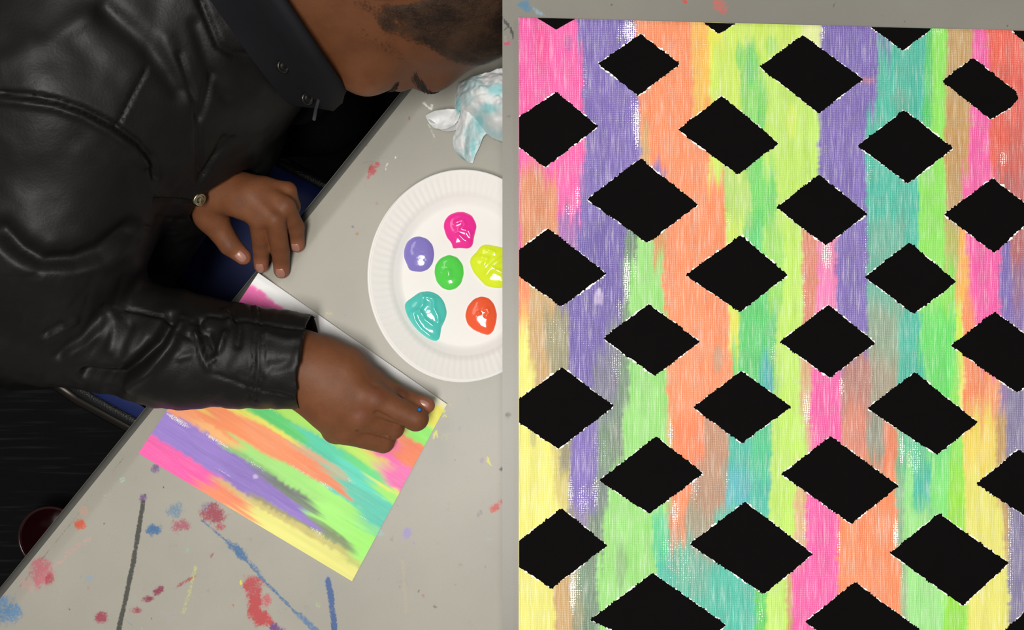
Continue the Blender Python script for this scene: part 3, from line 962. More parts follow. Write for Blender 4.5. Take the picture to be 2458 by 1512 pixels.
diam = [
    [(1290, 43), (1380, 45), (1335, 71)], [(1690, 54), (1765, 56), (1728, 80)], [(2090, 64.5), (2235, 68), (2168, 121)], [(2430, 73), (2530, 76), (2500, 135)],
    [(1538, 82), (1630, 153), (1532, 229), (1436, 153)], [(1926, 85), (2071, 190), (1965, 271), (1824, 160)], [(2336, 140), (2436, 218), (2444, 236), (2428, 256), (2378, 286), (2262, 194)],
    [(1336, 222), (1435, 303), (1309, 401), (1246, 352), (1246, 281)], [(1733, 231), (1868, 344), (1771, 418), (1628, 311)], [(2171, 265), (2287, 355), (2180, 440), (2060, 349)],
    [(1537, 382), (1675, 491), (1554, 582), (1409, 478)], [(1967, 420), (2081, 513), (1983, 589), (1865, 497)], [(2382, 428), (2490, 512), (2387, 606), (2267, 515)],
    [(1316, 549), (1455, 657), (1348, 735), (1246, 663), (1246, 600)], [(1778, 565), (1890, 660), (1776, 748), (1647, 660)], [(2183, 583), (2295, 677), (2194, 752), (2076, 665)],
    [(1557, 730), (1679, 820), (1572, 902), (1448, 812)], [(1989, 732), (2100, 823), (1991, 906), (1873, 820)], [(2388, 749), (2540, 862), (2442, 942), (2283, 830)],
    [(1350, 883), (1472, 975), (1341, 1077), (1246, 1013), (1246, 958)], [(1779, 891), (1898, 976), (1781, 1063), (1665, 978)], [(2196, 894), (2346, 1014), (2249, 1091), (2083, 980)],
    [(1575, 1048), (1687, 1136), (1559, 1232), (1439, 1153)], [(1995, 1048), (2156, 1166), (2043, 1256), (1876, 1138)], [(2445, 1080), (2560, 1160), (2480, 1250), (2345, 1161)],
    [(1348, 1221), (1457, 1309), (1324, 1412), (1246, 1360), (1246, 1299)], [(1789, 1205), (1951, 1330), (1834, 1425), (1656, 1306)], [(2254, 1233), (2420, 1352), (2311, 1453), (2137, 1328)],
    [(1567, 1376), (1742, 1500), (1640, 1585), (1417, 1488)], [(2052, 1398), (2218, 1520), (2105, 1610), (1934, 1493)], [(2510, 1425), (2590, 1500), (2500, 1590), (2412, 1514)],
    [(2590, 255), (2680, 335), (2600, 420), (2500, 340)], [(2605, 590), (2690, 668), (2612, 745), (2510, 664)], [(2620, 920), (2692, 985), (2640, 1060), (2540, 1000)], [(2630, 1245), (2692, 1310), (2640, 1390), (2545, 1330)],
    [(1345, 1520), (1440, 1600), (1330, 1690), (1246, 1630), (1246, 1590)], [(1840, 1540), (1985, 1650), (1880, 1740), (1720, 1640)], [(2330, 1560), (2470, 1665), (2380, 1750), (2215, 1650)],
]


def ragged(poly, step, amp, grow, rnd, bump_p=0.12):
    out = []
    n = len(poly)
    c = np.mean(poly, 0)
    for i in range(n):
        a = np.array(poly[i], float); b = np.array(poly[(i + 1) % n], float)
        L = np.linalg.norm(b - a)
        nrm = np.array((b - a)[::-1]) / L * (1, -1)
        if nrm @ ((a + b) / 2 - c) < 0:
            nrm = -nrm
        flat = (abs(a[0] - 1246) < 1 and abs(b[0] - 1246) < 1) or (a[1] < 80 and b[1] < 80)
        m = max(2, int(L / step))
        run = 0.0
        for k in range(m):
            t = k / m
            run = 0.6 * run + rnd.uniform(-1, 1) * amp
            j = run + grow + (rnd.uniform(1.0, 3.2) if rnd.random() < bump_p else 0)
            if flat:
                j = 0
            p = a + (b - a) * t + nrm * (j if k > 0 else grow * 0.7)
            if p[0] < 1245.5:
                p[0] = 1245.5
            out.append(p)
    return out


rnd = random.Random(11)


def flat_prism(pts, z0, z1):
    V = [P(p[0], p[1], z1) for p in pts]
    sh = [np.array((q[0], q[1], ZT + z0)) for q in V]
    n = len(pts)
    F_ = [tuple(range(n))[::-1], tuple(range(n, 2 * n))]
    F_ += [(i, (i + 1) % n, n + (i + 1) % n, n + i) for i in range(n)]
    return V + sh, F_


for pl in diam:
    v, f = flat_prism(ragged(pl, 2.4, 1.0, 0.4, rnd, 0.2), ZC - 0.0005, ZC + 0.00032)
    d_ = obj_py('diamond', v, f, M['diamond'], cv)
    v, f = flat_prism(ragged(pl, 2.8, 2.4, 0.6, rnd, 0.14), ZC - 0.0005, ZC + 0.00016)
    obj_py('chipped_edge', v, f, M['chip'], d_)

# ------------------------------------------------------------------ small striped canvas panel (left)
LC = [np.array(c, float) for c in ((332, 1088), (845, 1395), (1073, 970), (620, 655))]
WW = 520.0
white = (236, 236, 236)
y5 = (244, 240, 140)
rows_l = [(u_ * 575.0, [(v_ * WW, c_) for v_, c_ in st_]) for u_, st_ in [
    (0.00, [(-.2, pink), (.11, (158, 130, 212)), (.235, (250, 160, 112)), (.31, (240, 226, 100)), (.35, (170, 226, 110)), (.40, gren), (.47, lime), (.55, pink), (.62, oran), (.7, lime), (.74, yell), (.77, (252, 112, 186)), (.935, white)]),
    (0.20, [(-.2, (252, 100, 178)), (.11, (158, 130, 212)), (.245, (250, 186, 120)), (.29, (252, 150, 98)), (.40, (244, 232, 100)), (.43, (150, 222, 110)), (.46, gren), (.52, (176, 236, 110)), (.57, (240, 150, 170)), (.63, oran), (.68, lime), (.74, (252, 112, 186)), (.93, white)]),
    (0.40, [(-.2, (252, 150, 110)), (.075, (222, 186, 130)), (.10, (150, 124, 204)), (.235, (150, 200, 130)), (.26, (168, 228, 128)), (.31, (252, 158, 108)), (.42, (236, 232, 100)), (.445, gren), (.505, (176, 236, 100)), (.58, (240, 130, 170)), (.66, oran), (.73, lime), (.76, (252, 116, 188)), (.885, (246, 186, 208)), (.915, white)]),
    (0.60, [(-.2, y5), (.075, (214, 200, 124)), (.105, olive), (.13, (150, 124, 204)), (.205, (120, 128, 120)), (.245, (170, 236, 130)), (.325, (252, 150, 104)), (.40, (220, 176, 140)), (.44, (90, 212, 176)), (.52, (170, 236, 100)), (.575, (214, 240, 110)), (.61, (250, 110, 176)), (.68, oran), (.75, lime), (.82, (240, 240, 100)), (.93, white)]),
    (0.80, [(-.2, y5), (.085, (206, 200, 120)), (.115, (136, 152, 112)), (.155, (176, 252, 130)), (.33, (110, 212, 186)), (.41, (100, 222, 196)), (.49, (110, 226, 140)), (.53, (200, 246, 110)), (.575, (240, 220, 110)), (.60, (252, 116, 184)), (.70, (252, 150, 110)), (.78, (150, 244, 110)), (.85, (246, 240, 96)), (.945, white)]),
    (1.00, [(-.2, y5), (.075, (200, 220, 120)), (.10, (170, 252, 120)), (.25, (140, 232, 160)), (.30, (100, 214, 190)), (.43, (170, 246, 120)), (.48, (236, 236, 110)), (.505, (252, 124, 190)), (.63, (254, 140, 100)), (.755, (150, 244, 110)), (.86, (246, 240, 100)), (.97, (240, 238, 200))]),
]]
nu, nv = 250, 230
uu, vv = np.meshgrid(np.linspace(0, 1, nu), np.linspace(0, 1, nv), indexing='ij')
uu, vv = uu.ravel(), vv.ravel()
lxy = (np.outer((1 - uu) * (1 - vv), LC[0]) + np.outer(uu * (1 - vv), LC[1]) + np.outer(uu * vv, LC[2]) + np.outer((1 - uu) * vv, LC[3]))
ZL = 0.0045
s = (1 - ZL) * K
Vl = np.stack(((lxy[:, 0] - 1229) * s, -(lxy[:, 1] - 756) * s, np.full(len(uu), ZT + ZL)), 1)
px_ = np.stack((vv * WW, uu * 575), 1)
pl_ = paint_field(px_[:, 0], px_[:, 1], rows_l, 5.5, 6.0, 13)
for k_, a_ in enumerate([(.19 * WW, .45 * 575, 7, 7, (206, 186, 236), .9), (.14 * WW, .72 * 575, 10, 60, (158, 130, 212), .9), (.20 * WW, .66 * 575, 10, 70, (124, 140, 112), .8), (.16 * WW, .80 * 575, 9, 60, (134, 150, 112), .8),
                         (.36 * WW, .72 * 575, 12, 60, (252, 140, 92), .9), (.42 * WW, .74 * 575, 14, 40, (214, 184, 146), .7), (.345 * WW, .80 * 575, 6, 30, (252, 140, 92), .8)]):
    brush(pl_, px_, *a_, 160 + k_)
dl = np.full(len(px_), 0.1)
for a_ in [(.225 * WW, .06 * 575, 9, 50, .8), (.24 * WW, .24 * 575, 7, 60, .75), (.24 * WW, .42 * 575, 6, 50, .6), (.13 * WW, .33 * 575, 5, 40, .6), (.33 * WW, .60 * 575, 6, 60, .6), (.335 * WW, .72 * 575, 8, 30, .7), (.12 * WW, .78 * 575, 8, 30, .7),
           (.42 * WW, .80 * 575, 8, 24, .6), (.30 * WW, .92 * 575, 5, 20, .6), (.55 * WW, .55 * 575, 6, 60, .5), (.11 * WW, .82 * 575, 12, 50, .5), (.5 * WW, .35 * 575, 6, 80, .5)]:
    dryz(dl, px_, *a_)
M['paint_l'] = mat_paint('wet_neon_stripes_on_panel', 3.0, 0.35, 0.12, 0.28)
pan = empty('canvas_panel', P(715, 1030, 0))
tag(pan, 'small white canvas panel with wet neon stripes under the painting hand', 'painting')
fc = obj_np('painted_face', Vl, grid_quads(nu, nv), M['paint_l'], pan)
attr_color(fc.data, 'paint', pl_); attr_float(fc.data, 'dry', dl)
set_uv(fc.data, px_ / 100.0)
cor = [P(*c, ZL) for c in LC]
for c in cor:
    c[2] -= 0.0002
Vb = cor + [np.array((c[0], c[1], ZT + 0.0003)) for c in cor]
obj_py('panel_board', Vb, [(0, 1, 2, 3), (7, 6, 5, 4), (4, 5, 1, 0), (5, 6, 2, 1), (6, 7, 3, 2), (7, 4, 0, 3)], M['white_card'], pan)

# ------------------------------------------------------------------ paper plates and paint
PC = P(1114, 662, 0.012)
AX, AY = 226 * (1 - 0.02) * K, 254 * (1 - 0.02) * K


def plate_mesh(seed):
    nt, rr = 420, np.concatenate((np.linspace(0.0, 0.66, 14), np.linspace(0.67, 0.985, 36), np.array((0.992, 0.998, 1.0))))
    th = np.linspace(0, 2 * math.pi, nt, endpoint=False)
    R_, T_ = np.meshgrid(rr, th, indexing='ij')
    z = 0.0 + 0.0075 * sstep(0.66, 0.82, R_) + 0.0125 * np.clip((R_ - 0.76) / 0.24, 0, 1) ** 1.1
    fl_ = np.sin(T_ * 84) * sstep(0.74, 0.84, R_) * (1 - sstep(0.93, 0.985, R_))
    z = z + 0.00042 * fl_ - 0.0016 * sstep(0.988, 1.0, R_)
    z = z + 0.0007 * np.sin(T_ * 3 + seed) * R_ ** 3
    V = np.stack((R_ * np.cos(T_) * AX, R_ * np.sin(T_) * AY, z), -1)
    n1, n2 = R_.shape
    thick = 0.0007
    Vtop = V.reshape(-1, 3); Vbot = Vtop - (0, 0, thick)
    i, j = np.meshgrid(np.arange(n1 - 1), np.arange(n2), indexing='ij')
    a = (i * n2 + j).ravel(); b = (i * n2 + (j + 1) % n2).ravel(); c = ((i + 1) * n2 + (j + 1) % n2).ravel(); d = ((i + 1) * n2 + j).ravel()
    Q = np.stack((a, d, c, b), 1)
    nv_ = n1 * n2
    Qb = Q[:, ::-1] + nv_
    j = np.arange(n2)
    o = (n1 - 1) * n2
    Qs = np.stack((o + j, o + j + nv_, o + (j + 1) % n2 + nv_, o + (j + 1) % n2), 1)
    return np.concatenate((Vtop, Vbot)), np.concatenate((Q, Qb, Qs))


for i_, (dx, dy, dz, lab) in enumerate([(-0.0024, -0.0010, 0.0009, 'lower white fluted paper plate peeping out beneath the paint plate'),
                                        (0.0, 0.0, 0.0033, 'upper white fluted paper plate holding six blobs of bright paint')]):
    V, Q = plate_mesh(i_)
    me = mesh_np(V, Q)
    me.materials.append(M['paper'])
    o = bpy.data.objects.new('paper_plate', me)
    o.location = (PC[0] + dx, PC[1] + dy, ZT + dz)
    o.rotation_euler = (0, 0, 0.0)
    link(o)
    tag(o, lab, 'plate', 'stacked paper plates')
PZ = 0.0035


def paint_mat(name, rgb):
    t = NT(name)
    p = t.obj_coord()
    c = lin(rgb)
    t.set(t.mix(t.noise(120, 2, p), c * 0.95, np.minimum(c * 1.04, 1)), 0.12, 0.5)
    t.b.inputs['Coat Weight'].default_value = 0.4
    t.b.inputs['Coat Roughness'].default_value = 0.05
    return t.m


def dollop(label, rgb, pts, H, ridges, seed):
    pts = np.array(pts, float)
    # resample closed outline smoothly
    n = 72
    pp = np.concatenate((pts, pts[:1]))
    L = np.concatenate(([0], np.cumsum(np.hypot(*np.diff(pp, axis=0).T))))
    tq = np.linspace(0, L[-1], n, endpoint=False)
    ox = np.interp(tq, L, pp[:, 0]); oy = np.interp(tq, L, pp[:, 1])
    for _ in range(3):
        ox = 0.5 * ox + 0.25 * (np.roll(ox, 1) + np.roll(ox, -1)); oy = 0.5 * oy + 0.25 * (np.roll(oy, 1) + np.roll(oy, -1))
    c = np.array((ox.mean(), oy.mean()))
    rho = np.concatenate(([0.02], np.linspace(0.08, 0.9, 24), np.array((.93, .955, .975, .99, 1.0))))
    X = c[0] + np.outer(rho, ox - c[0]); Y = c[1] + np.outer(rho, oy - c[1])
    Rr = np.repeat(rho[:, None], n, 1)
    z = H * 1.35 * np.clip(1 - Rr ** 2.6, 0, 1) ** 0.55
    q = np.stack((X.ravel(), Y.ravel()), 1)
    for line, hgt, w in ridges:
        z = z + (hgt * np.exp(-(seg_dist(q, line) / w) ** 2)).reshape(z.shape) * np.clip(1 - Rr ** 8, 0, 1)
    z = z + 0.0003 * (fbm2(X / 12, Y / 12, seed) - 0.5) * (1 - Rr ** 4)
    s_ = (1 - PZ - 0.003) * K
    V = np.stack(((X - 1229) * s_, -(Y - 756) * s_, ZT + PZ + z), -1).reshape(-1, 3)
    n1 = len(rho)
    i, j = np.meshgrid(np.arange(n1 - 1), np.arange(n), indexing='ij')
    a = (i * n + j).ravel(); b = (i * n + (j + 1) % n).ravel(); cc = ((i + 1) * n + (j + 1) % n).ravel(); d = ((i + 1) * n + j).ravel()
    Q = np.stack((a, b, cc, d), 1)
    # fill the centre
    ctr = len(V)
    V = np.concatenate((V, [V[:n].mean(0)]))
    Qc = np.stack((np.full(n // 2, ctr), np.arange(0, n, 2), np.arange(0, n, 2) + 1, (np.arange(0, n, 2) + 2) % n), 1)
    Q = np.concatenate((Q, Qc[:, ::-1]))
    N = normals_of(V, Q)
    if N[:, 2].mean() < 0:
        Q = Q[:, ::-1]
    o = obj_np('paint_dollop', V, Q, paint_mat('wet_' + label.split()[0] + '_paint', rgb))
    tag(o, label, 'paint', 'paint blobs on the paper plate')


def C6(pts):      # outline read in the enlarged view of the plate
    return [(840 + x / 2.7, 380 + y / 2.7) for x, y in pts]


dollop('purple wet paint blob, leftmost on the plate', (140, 128, 206), C6([(347, 590), (365, 540), (410, 508), (450, 503), (500, 520), (535, 560), (546, 620), (535, 680), (505, 720), (460, 736), (420, 732), (390, 728), (380, 720), (365, 680), (348, 645)]), 0.0032, [], 1)
dollop('magenta wet paint blob at the top of the plate', (252, 56, 160), C6([(604, 440), (612, 400), (640, 365), (690, 345), (740, 345), (790, 368), (812, 410), (822, 440), (810, 480), (800, 530), (795, 565), (770, 585), (720, 580), (690, 580), (665, 588), (660, 550), (625, 510)]), 0.0032,
       [(C6([(690, 415), (730, 400), (745, 430), (720, 460), (770, 470), (790, 510)]), .0013, 5), (C6([(700, 490), (740, 530), (780, 545)]), .001, 4)], 2)
dollop('green wet paint blob in the middle of the plate', (92, 222, 86), C6([(545, 740), (552, 690), (585, 645), (640, 623), (695, 640), (732, 690), (737, 750), (720, 810), (685, 845), (640, 856), (595, 840), (560, 800)]), 0.0034, [(C6([(640, 735), (642, 755)]), .0016, 8)], 3)
dollop('yellow wet paint blob at the right of the plate', (232, 252, 50), C6([(773, 670), (785, 635), (820, 610), (840, 570), (880, 553), (930, 565), (985, 575), (1060, 600), (1090, 680), (1080, 780), (1020, 840), (940, 840), (880, 828), (845, 790), (800, 740)]), 0.0036,
       [(C6([(880, 760), (930, 690), (985, 650)]), .0018, 7), (C6([(850, 640), (890, 650), (870, 690)]), .0012, 5), (C6([(900, 590), (940, 610)]), .0012, 5), (C6([(940, 720), (985, 740)]), .0015, 6)], 4)
dollop('turquoise wet paint blob, biggest and lowest at left', (88, 206, 194), C6([(345, 960), (360, 930), (410, 895), (450, 865), (520, 860), (575, 885), (610, 930), (629, 1000), (615, 1050), (588, 1100), (585, 1150), (575, 1182), (545, 1192), (500, 1175), (450, 1140), (400, 1095), (360, 1030)]), 0.0036,
       [(C6([(470, 890), (475, 940), (445, 985), (410, 1000), (420, 1050), (460, 1110), (530, 1165)]), .0018, 6), (C6([(455, 990), (490, 1050), (540, 1085), (580, 1070), (570, 1020), (545, 970), (545, 910), (480, 890)]), .0016, 5)], 5)
dollop('orange wet paint blob at the lower right', (254, 100, 60), C6([(745, 1020), (760, 960), (800, 912), (850, 893), (900, 905), (935, 945), (953, 1010), (948, 1060), (930, 1120), (900, 1148), (860, 1138), (800, 1112), (760, 1075)]), 0.0034,
       [(C6([(876, 980), (890, 975), (898, 1005), (885, 1020)]), .0014, 5), (C6([(835, 1000), (837, 1003)]), .0012, 4)], 6)

# ------------------------------------------------------------------ crumpled paper towel
def towel_patch(ctrl, nu, nv, amp, seed):
    """smooth patch through a net of control points (u, v, z)"""
    C = np.array([[P(*q) for q in row] for row in ctrl])
    def basis(m, n):
        t = np.linspace(0, m - 1, n)
        Bm = np.zeros((n, m))
        for i, x in enumerate(t):
            k = min(int(x), m - 2); f = x - k
            w = {k - 1: -0.5 * f + f * f - 0.5 * f ** 3, k: 1 - 2.5 * f * f + 1.5 * f ** 3, k + 1: 0.5 * f + 2 * f * f - 1.5 * f ** 3, k + 2: -0.5 * f * f + 0.5 * f ** 3}
            for kk, ww in w.items():
                Bm[i, min(max(kk, 0), m - 1)] += ww
        return Bm
    Bu = basis(C.shape[0], nu); Bv = basis(C.shape[1], nv)
    G = np.einsum('ai,bj,ijk->abk', Bu, Bv, C)
    V = G.reshape(-1, 3)
    nz = np.abs(fbm2(V[:, 0] * 70 + seed, V[:, 1] * 70, seed) - 0.5) * 2
    n2 = np.abs(fbm2(V[:, 0] * 190 + seed, V[:, 1] * 190, seed + 3) - 0.5) * 2
    V[:, 2] += amp * (nz + 0.35 * n2)
    return V, grid_quads(nu, nv)


def towel():
    pats = [
        # main crumpled body
        towel_patch([[(1098, 205, .012), (1092, 240, .020), (1100, 280, .012), (1150, 312, .006)],
                     [(1130, 188, .045), (1132, 225, .060), (1140, 265, .048), (1168, 322, .010)],
                     [(1170, 175, .055), (1178, 215, .070), (1186, 265, .062), (1196, 338, .014)],
                     [(1215, 165, .052), (1228, 210, .066), (1235, 270, .058), (1235, 345, .016)],
                     [(1300, 160, .020), (1310, 215, .030), (1310, 280, .025), (1290, 345, .010)]], 70, 60, 0.008, 2),
        # loop at the left
        towel_patch([[(1102, 262, .022), (1104, 275, .030), (1100, 290, .022)],
                     [(1078, 263, .026), (1078, 284, .018), (1086, 302, .022)],
                     [(1045, 268, .022), (1046, 288, .010), (1062, 310, .018)],
                     [(1022, 280, .014), (1030, 295, .006), (1042, 308, .010)]], 40, 26, 0.004, 5),
        towel_patch([[(1104, 285, .012), (1108, 305, .008)], [(1085, 300, .016), (1088, 315, .004)], [(1055, 302, .012), (1062, 314, .003)], [(1026, 284, .012), (1032, 298, .003)]], 30, 14, 0.003, 6),
        # tail hanging down
        towel_patch([[(1102, 255, .024), (1120, 262, .036), (1146, 285, .030), (1172, 318, .012)],
                     [(1100, 298, .020), (1118, 300, .032), (1136, 312, .022), (1160, 330, .010)],
                     [(1088, 334, .012), (1112, 338, .024), (1128, 345, .014), (1152, 350, .008)],
                     [(1092, 362, .008), (1112, 372, .016), (1126, 376, .008), (1142, 372, .005)],
                     [(1110, 382, .004), (1120, 387, .008), (1128, 391, .005), (1135, 392, .003)]], 60, 50, 0.005, 8),
    ]
    Vs_, Qs_, off = [], [], 0
    for V, Q in pats:
        n = len(V)
        Nn = normals_of(V, Q)
        sgn = 1 if Nn[:, 2].mean() > 0 else -1
        Vb_ = V - Nn * sgn * 0.0008
        Vs_ += [V, Vb_]
        q = Q if sgn > 0 else Q[:, ::-1]
        Qs_ += [q + off, q[:, ::-1] + off + n]
        off += 2 * n
    V = np.concatenate(Vs_); Q = np.concatenate(Qs_)
    V[:, 2] = np.maximum(V[:, 2], ZT + 0.0008)
    t = NT('white_paper_towel')
    t.set(t.mix(t.attr('dye').outputs['Fac'], lin((240, 241, 241)), lin((150, 218, 222))), 0.85, 0.15)
    t.bump(t.noise(900, 2, t.obj_coord()), 0.3, 0.0006)
    o = obj_np('paper_towel', V, Q, t.m)
    pxv = to_px(V)
    dye = sstep(0.46, 0.62, fbm2(pxv[:, 0] / 46 + 3.3, pxv[:, 1] / 70, 91, 3)) * 0.45
    wv = 0.9 * (fbm2(pxv[:, 0] / 16, pxv[:, 1] / 26, 5) - .5)
    for cx, cy, rx, ry in ((1150, 300, 20, 46), (1190, 215, 34, 18), (1135, 352, 12, 34), (1100, 255, 8, 26), (1175, 262, 30, 16)):
        dye = np.maximum(dye, 0.85 * (1 - sstep(0.3, 1.2, np.hypot((pxv[:, 0] - cx) / rx, (pxv[:, 1] - cy) / ry) + wv)))
    for cx, cy, rx, ry in ((1106, 345, 14, 34), (1195, 290, 30, 24), (1150, 225, 26, 16), (1060, 295, 30, 12)):
        dye *= sstep(0.3, 1.2, np.hypot((pxv[:, 0] - cx) / rx, (pxv[:, 1] - cy) / ry) + wv)
    attr_float(o.data, 'dye', dye)
    tag(o, 'crumpled white paper towel stained turquoise beside the plate', 'paper towel')


towel()

# ------------------------------------------------------------------ chair
CZ = -0.31
ca = np.array((0.88, -0.475, 0)); ca /= np.linalg.norm(ca)
cp = np.array((-ca[1], ca[0], 0))
C0 = P(78, 888, CZ)
ch = empty('chair', (C0 + ca * 0.21 + cp * 0.21) * (1, 1, 0))
tag(ch, 'dark blue chair with black rim and chrome legs under the person', 'chair')


def seat_at(a, b, z=0.0):
    return C0 + ca * a + cp * b + np.array((0, 0, z))


ns = 40
sa_, sb_ = np.meshgrid(np.linspace(0, .43, ns), np.linspace(0, .43, ns), indexing='ij')
# rounded outline and a shallow dish
x_ = (sa_.ravel() / .215 - 1); y_ = (sb_.ravel() / .215 - 1)
rr_ = np.maximum(np.abs(x_), np.abs(y_)); sc_ = rr_ / ((np.abs(x_) ** 7 + np.abs(y_) ** 7) ** (1 / 7) + 1e-9)
x_, y_ = x_ * np.where(rr_ > 0, sc_, 1), y_ * np.where(rr_ > 0, sc_, 1)
zz_ = -0.012 * (1 - rr_ ** 4) - 0.018 * sstep(0.9, 1.0, rr_)
Vtop = C0[None] + ((x_ + 1) * .215)[:, None] * ca + ((y_ + 1) * .215)[:, None] * cp
Vtop[:, 2] += zz_
Vbo = Vtop.copy(); Vbo[:, 2] = C0[2] - 0.035
Q = grid_quads(ns, ns)
rim_i = np.concatenate((np.arange(0, ns) * ns, (ns - 1) * ns + np.arange(1, ns), np.arange(ns - 2, -1, -1) * ns + ns - 1, np.arange(ns - 2, 0, -1)))
Qs = np.stack((rim_i, np.roll(rim_i, -1), np.roll(rim_i, -1) + ns * ns, rim_i + ns * ns), 1)
obj_np('seat', np.concatenate((Vtop, Vbo)), np.concatenate((Q, Q[:, ::-1] + ns * ns, Qs[:, ::-1])), M['seat_blue'], ch)
rimp = [Vtop[i] + np.array((0, 0, -0.004)) for i in rim_i[::2]]
v, f = tube(rimp + [rimp[0]], 0.011, 10, False)
obj_py('rim', v, f, M['black_plastic'], ch, True)
for a, b in ((.03, .03), (.03, .40), (.40, .03), (.40, .40)):
    p0 = seat_at(a, b, -0.03)
    e = seat_at(a + (-.03 if a < .2 else .03), b + (-.03 if b < .2 else .03)); e[2] = 0.0
    v, f = tube([p0, e], 0.011, 12)
    obj_py('leg', v, f, M['chrome'], ch, True)
fr = [seat_at(.0, -.012, -.047), seat_at(.06, -.02, -.05), seat_at(.30, -.02, -.05), seat_at(.43, -.012, -.047)]
v, f = tube(fr, 0.010, 12)
obj_py('seat_frame', v, f, M['steel_dark'], ch, True)
# backrest behind the sitter
bk = []
for i in range(14):
    for j in range(10):
        a = -0.14 - 0.07 * (j / 9) - 0.03 * (1 - ((i - 6.5) / 6.5) ** 2)
        bk.append(seat_at(a, 0.02 + 0.39 * i / 13, 0.18 + 0.22 * j / 9))
bk = np.array(bk)
Qk = grid_quads(14, 10)
bk2 = bk - ca * 0.012
ri = np.concatenate((np.arange(0, 14) * 10, 130 + np.arange(1, 10), np.arange(12, -1, -1) * 10 + 9, np.arange(8, 0, -1)))
Qr = np.stack((ri, np.roll(ri, -1), np.roll(ri, -1) + 140, ri + 140), 1)
obj_np('backrest', np.concatenate((bk, bk2)), np.concatenate((Qk, Qk[:, ::-1] + 140, Qr[:, ::-1])), M['seat_blue'], ch)
for b in (.06, .37):
    v, f = tube([seat_at(.02, b, -.03), seat_at(-.11, b, -.01), seat_at(-.16, b, .06), seat_at(-.195, b, .30)], 0.010, 10)
    obj_py('back_post', v, f, M['chrome'], ch, True)

# ------------------------------------------------------------------ red tub on the floor
FZ = -ZT
rb = P(118, 1290, FZ + 0.11)
Vr_, Fr_ = [], []
prof = [(0.0, 0.0), (.085, 0.0), (.092, .008), (.120, .24), (.128, .245), (.131, .252), (.128, .259), (.121, .26), (.116, .25), (.089, .012), (0, .010)]
nth = 48
for r, z in [(r * .43, z * .43) for r, z in prof]:
    for k in range(nth):
        a = 2 * math.pi * k / nth
        Vr_.append((rb[0] + r * math.cos(a), rb[1] + r * math.sin(a), z))
for i in range(len(prof) - 1):
    for k in range(nth):
        Fr_.append((i * nth + k, i * nth + (k + 1) % nth, (i + 1) * nth + (k + 1) % nth, (i + 1) * nth + k))
o = obj_py('plastic_tub', Vr_, Fr_, M['red_plastic'], None, True)
tag(o, 'small dark red glossy plastic tub standing on the floor half under the table', 'tub')

# ------------------------------------------------------------------ the person
Zh = {}
root_loc = P(150, 640, -0.3) * np.array((1, 1, 0))
# head frame
Hc = P(950, -88, 0.172)
Fd = np.array((-0.06, -0.62, -0.78)); Fd /= np.linalg.norm(Fd)
Ud = np.array((0.97, 0.04, -0.06)); Ud -= Fd * (Ud @ Fd); Ud /= np.linalg.norm(Ud)
Rd = np.cross(Fd, Ud)
RH = np.stack((Rd, Fd, Ud))          # rows: right, forward, up
HS = 1.15


def H(x, y, z):
    return Hc + HS * (x * Rd + y * Fd + z * Ud)


def hell(c, r, k=0.0, sub=False):
    return ell(H(*c), RH, np.array(r) * HS, k, sub)


head = [
    hell((0, -.012, .040), (.076, .098, .086)),
    hell((0, .030, -.032), (.063, .064, .082), .05),
    hell((0, .046, -.086), (.040, .036, .028), .04),
    hell((.040, .005, -.070), (.026, .050, .036), .04), hell((-.040, .005, -.070), (.026, .050, .036), .04),
    rcone(H(-.032, .078, .026), H(.032, .078, .026), .017, .017, .03),
    hell((.042, .064, -.026), (.026, .024, .022), .025), hell((-.042, .064, -.026), (.026, .024, .022), .025),
    hell((.034, .103, .000), (.020, .016, .012), .014, True), hell((-.034, .103, .000), (.020, .016, .012), .014, True),
    hell((.034, .076, .000), (.0185, .0165, .0135), .006), hell((-.034, .076, .000), (.0185, .0165, .0135), .006),
    rcone(H(0, .094, .010), H(0, .112, -.030), .009, .012, .015),
    hell((.012, .102, -.036), (.011, .012, .009), .008), hell((-.012, .102, -.036), (.011, .012, .009), .008),
    hell((0, .094, -.062), (.027, .013, .007), .008), hell((0, .093, -.073), (.024, .013, .008), .006),
    hell((0, .108, -.0675), (.026, .006, .0016), .002, True),
    hell((.074, -.036, -.006), (.009, .018, .029), .008), hell((-.074, -.036, -.006), (.009, .018, .029), .008),
]
NB = P(560, 20, 0.10)
head += [rcone(H(0, -.025, -.05), NB, .056 * HS, .058, .03)]

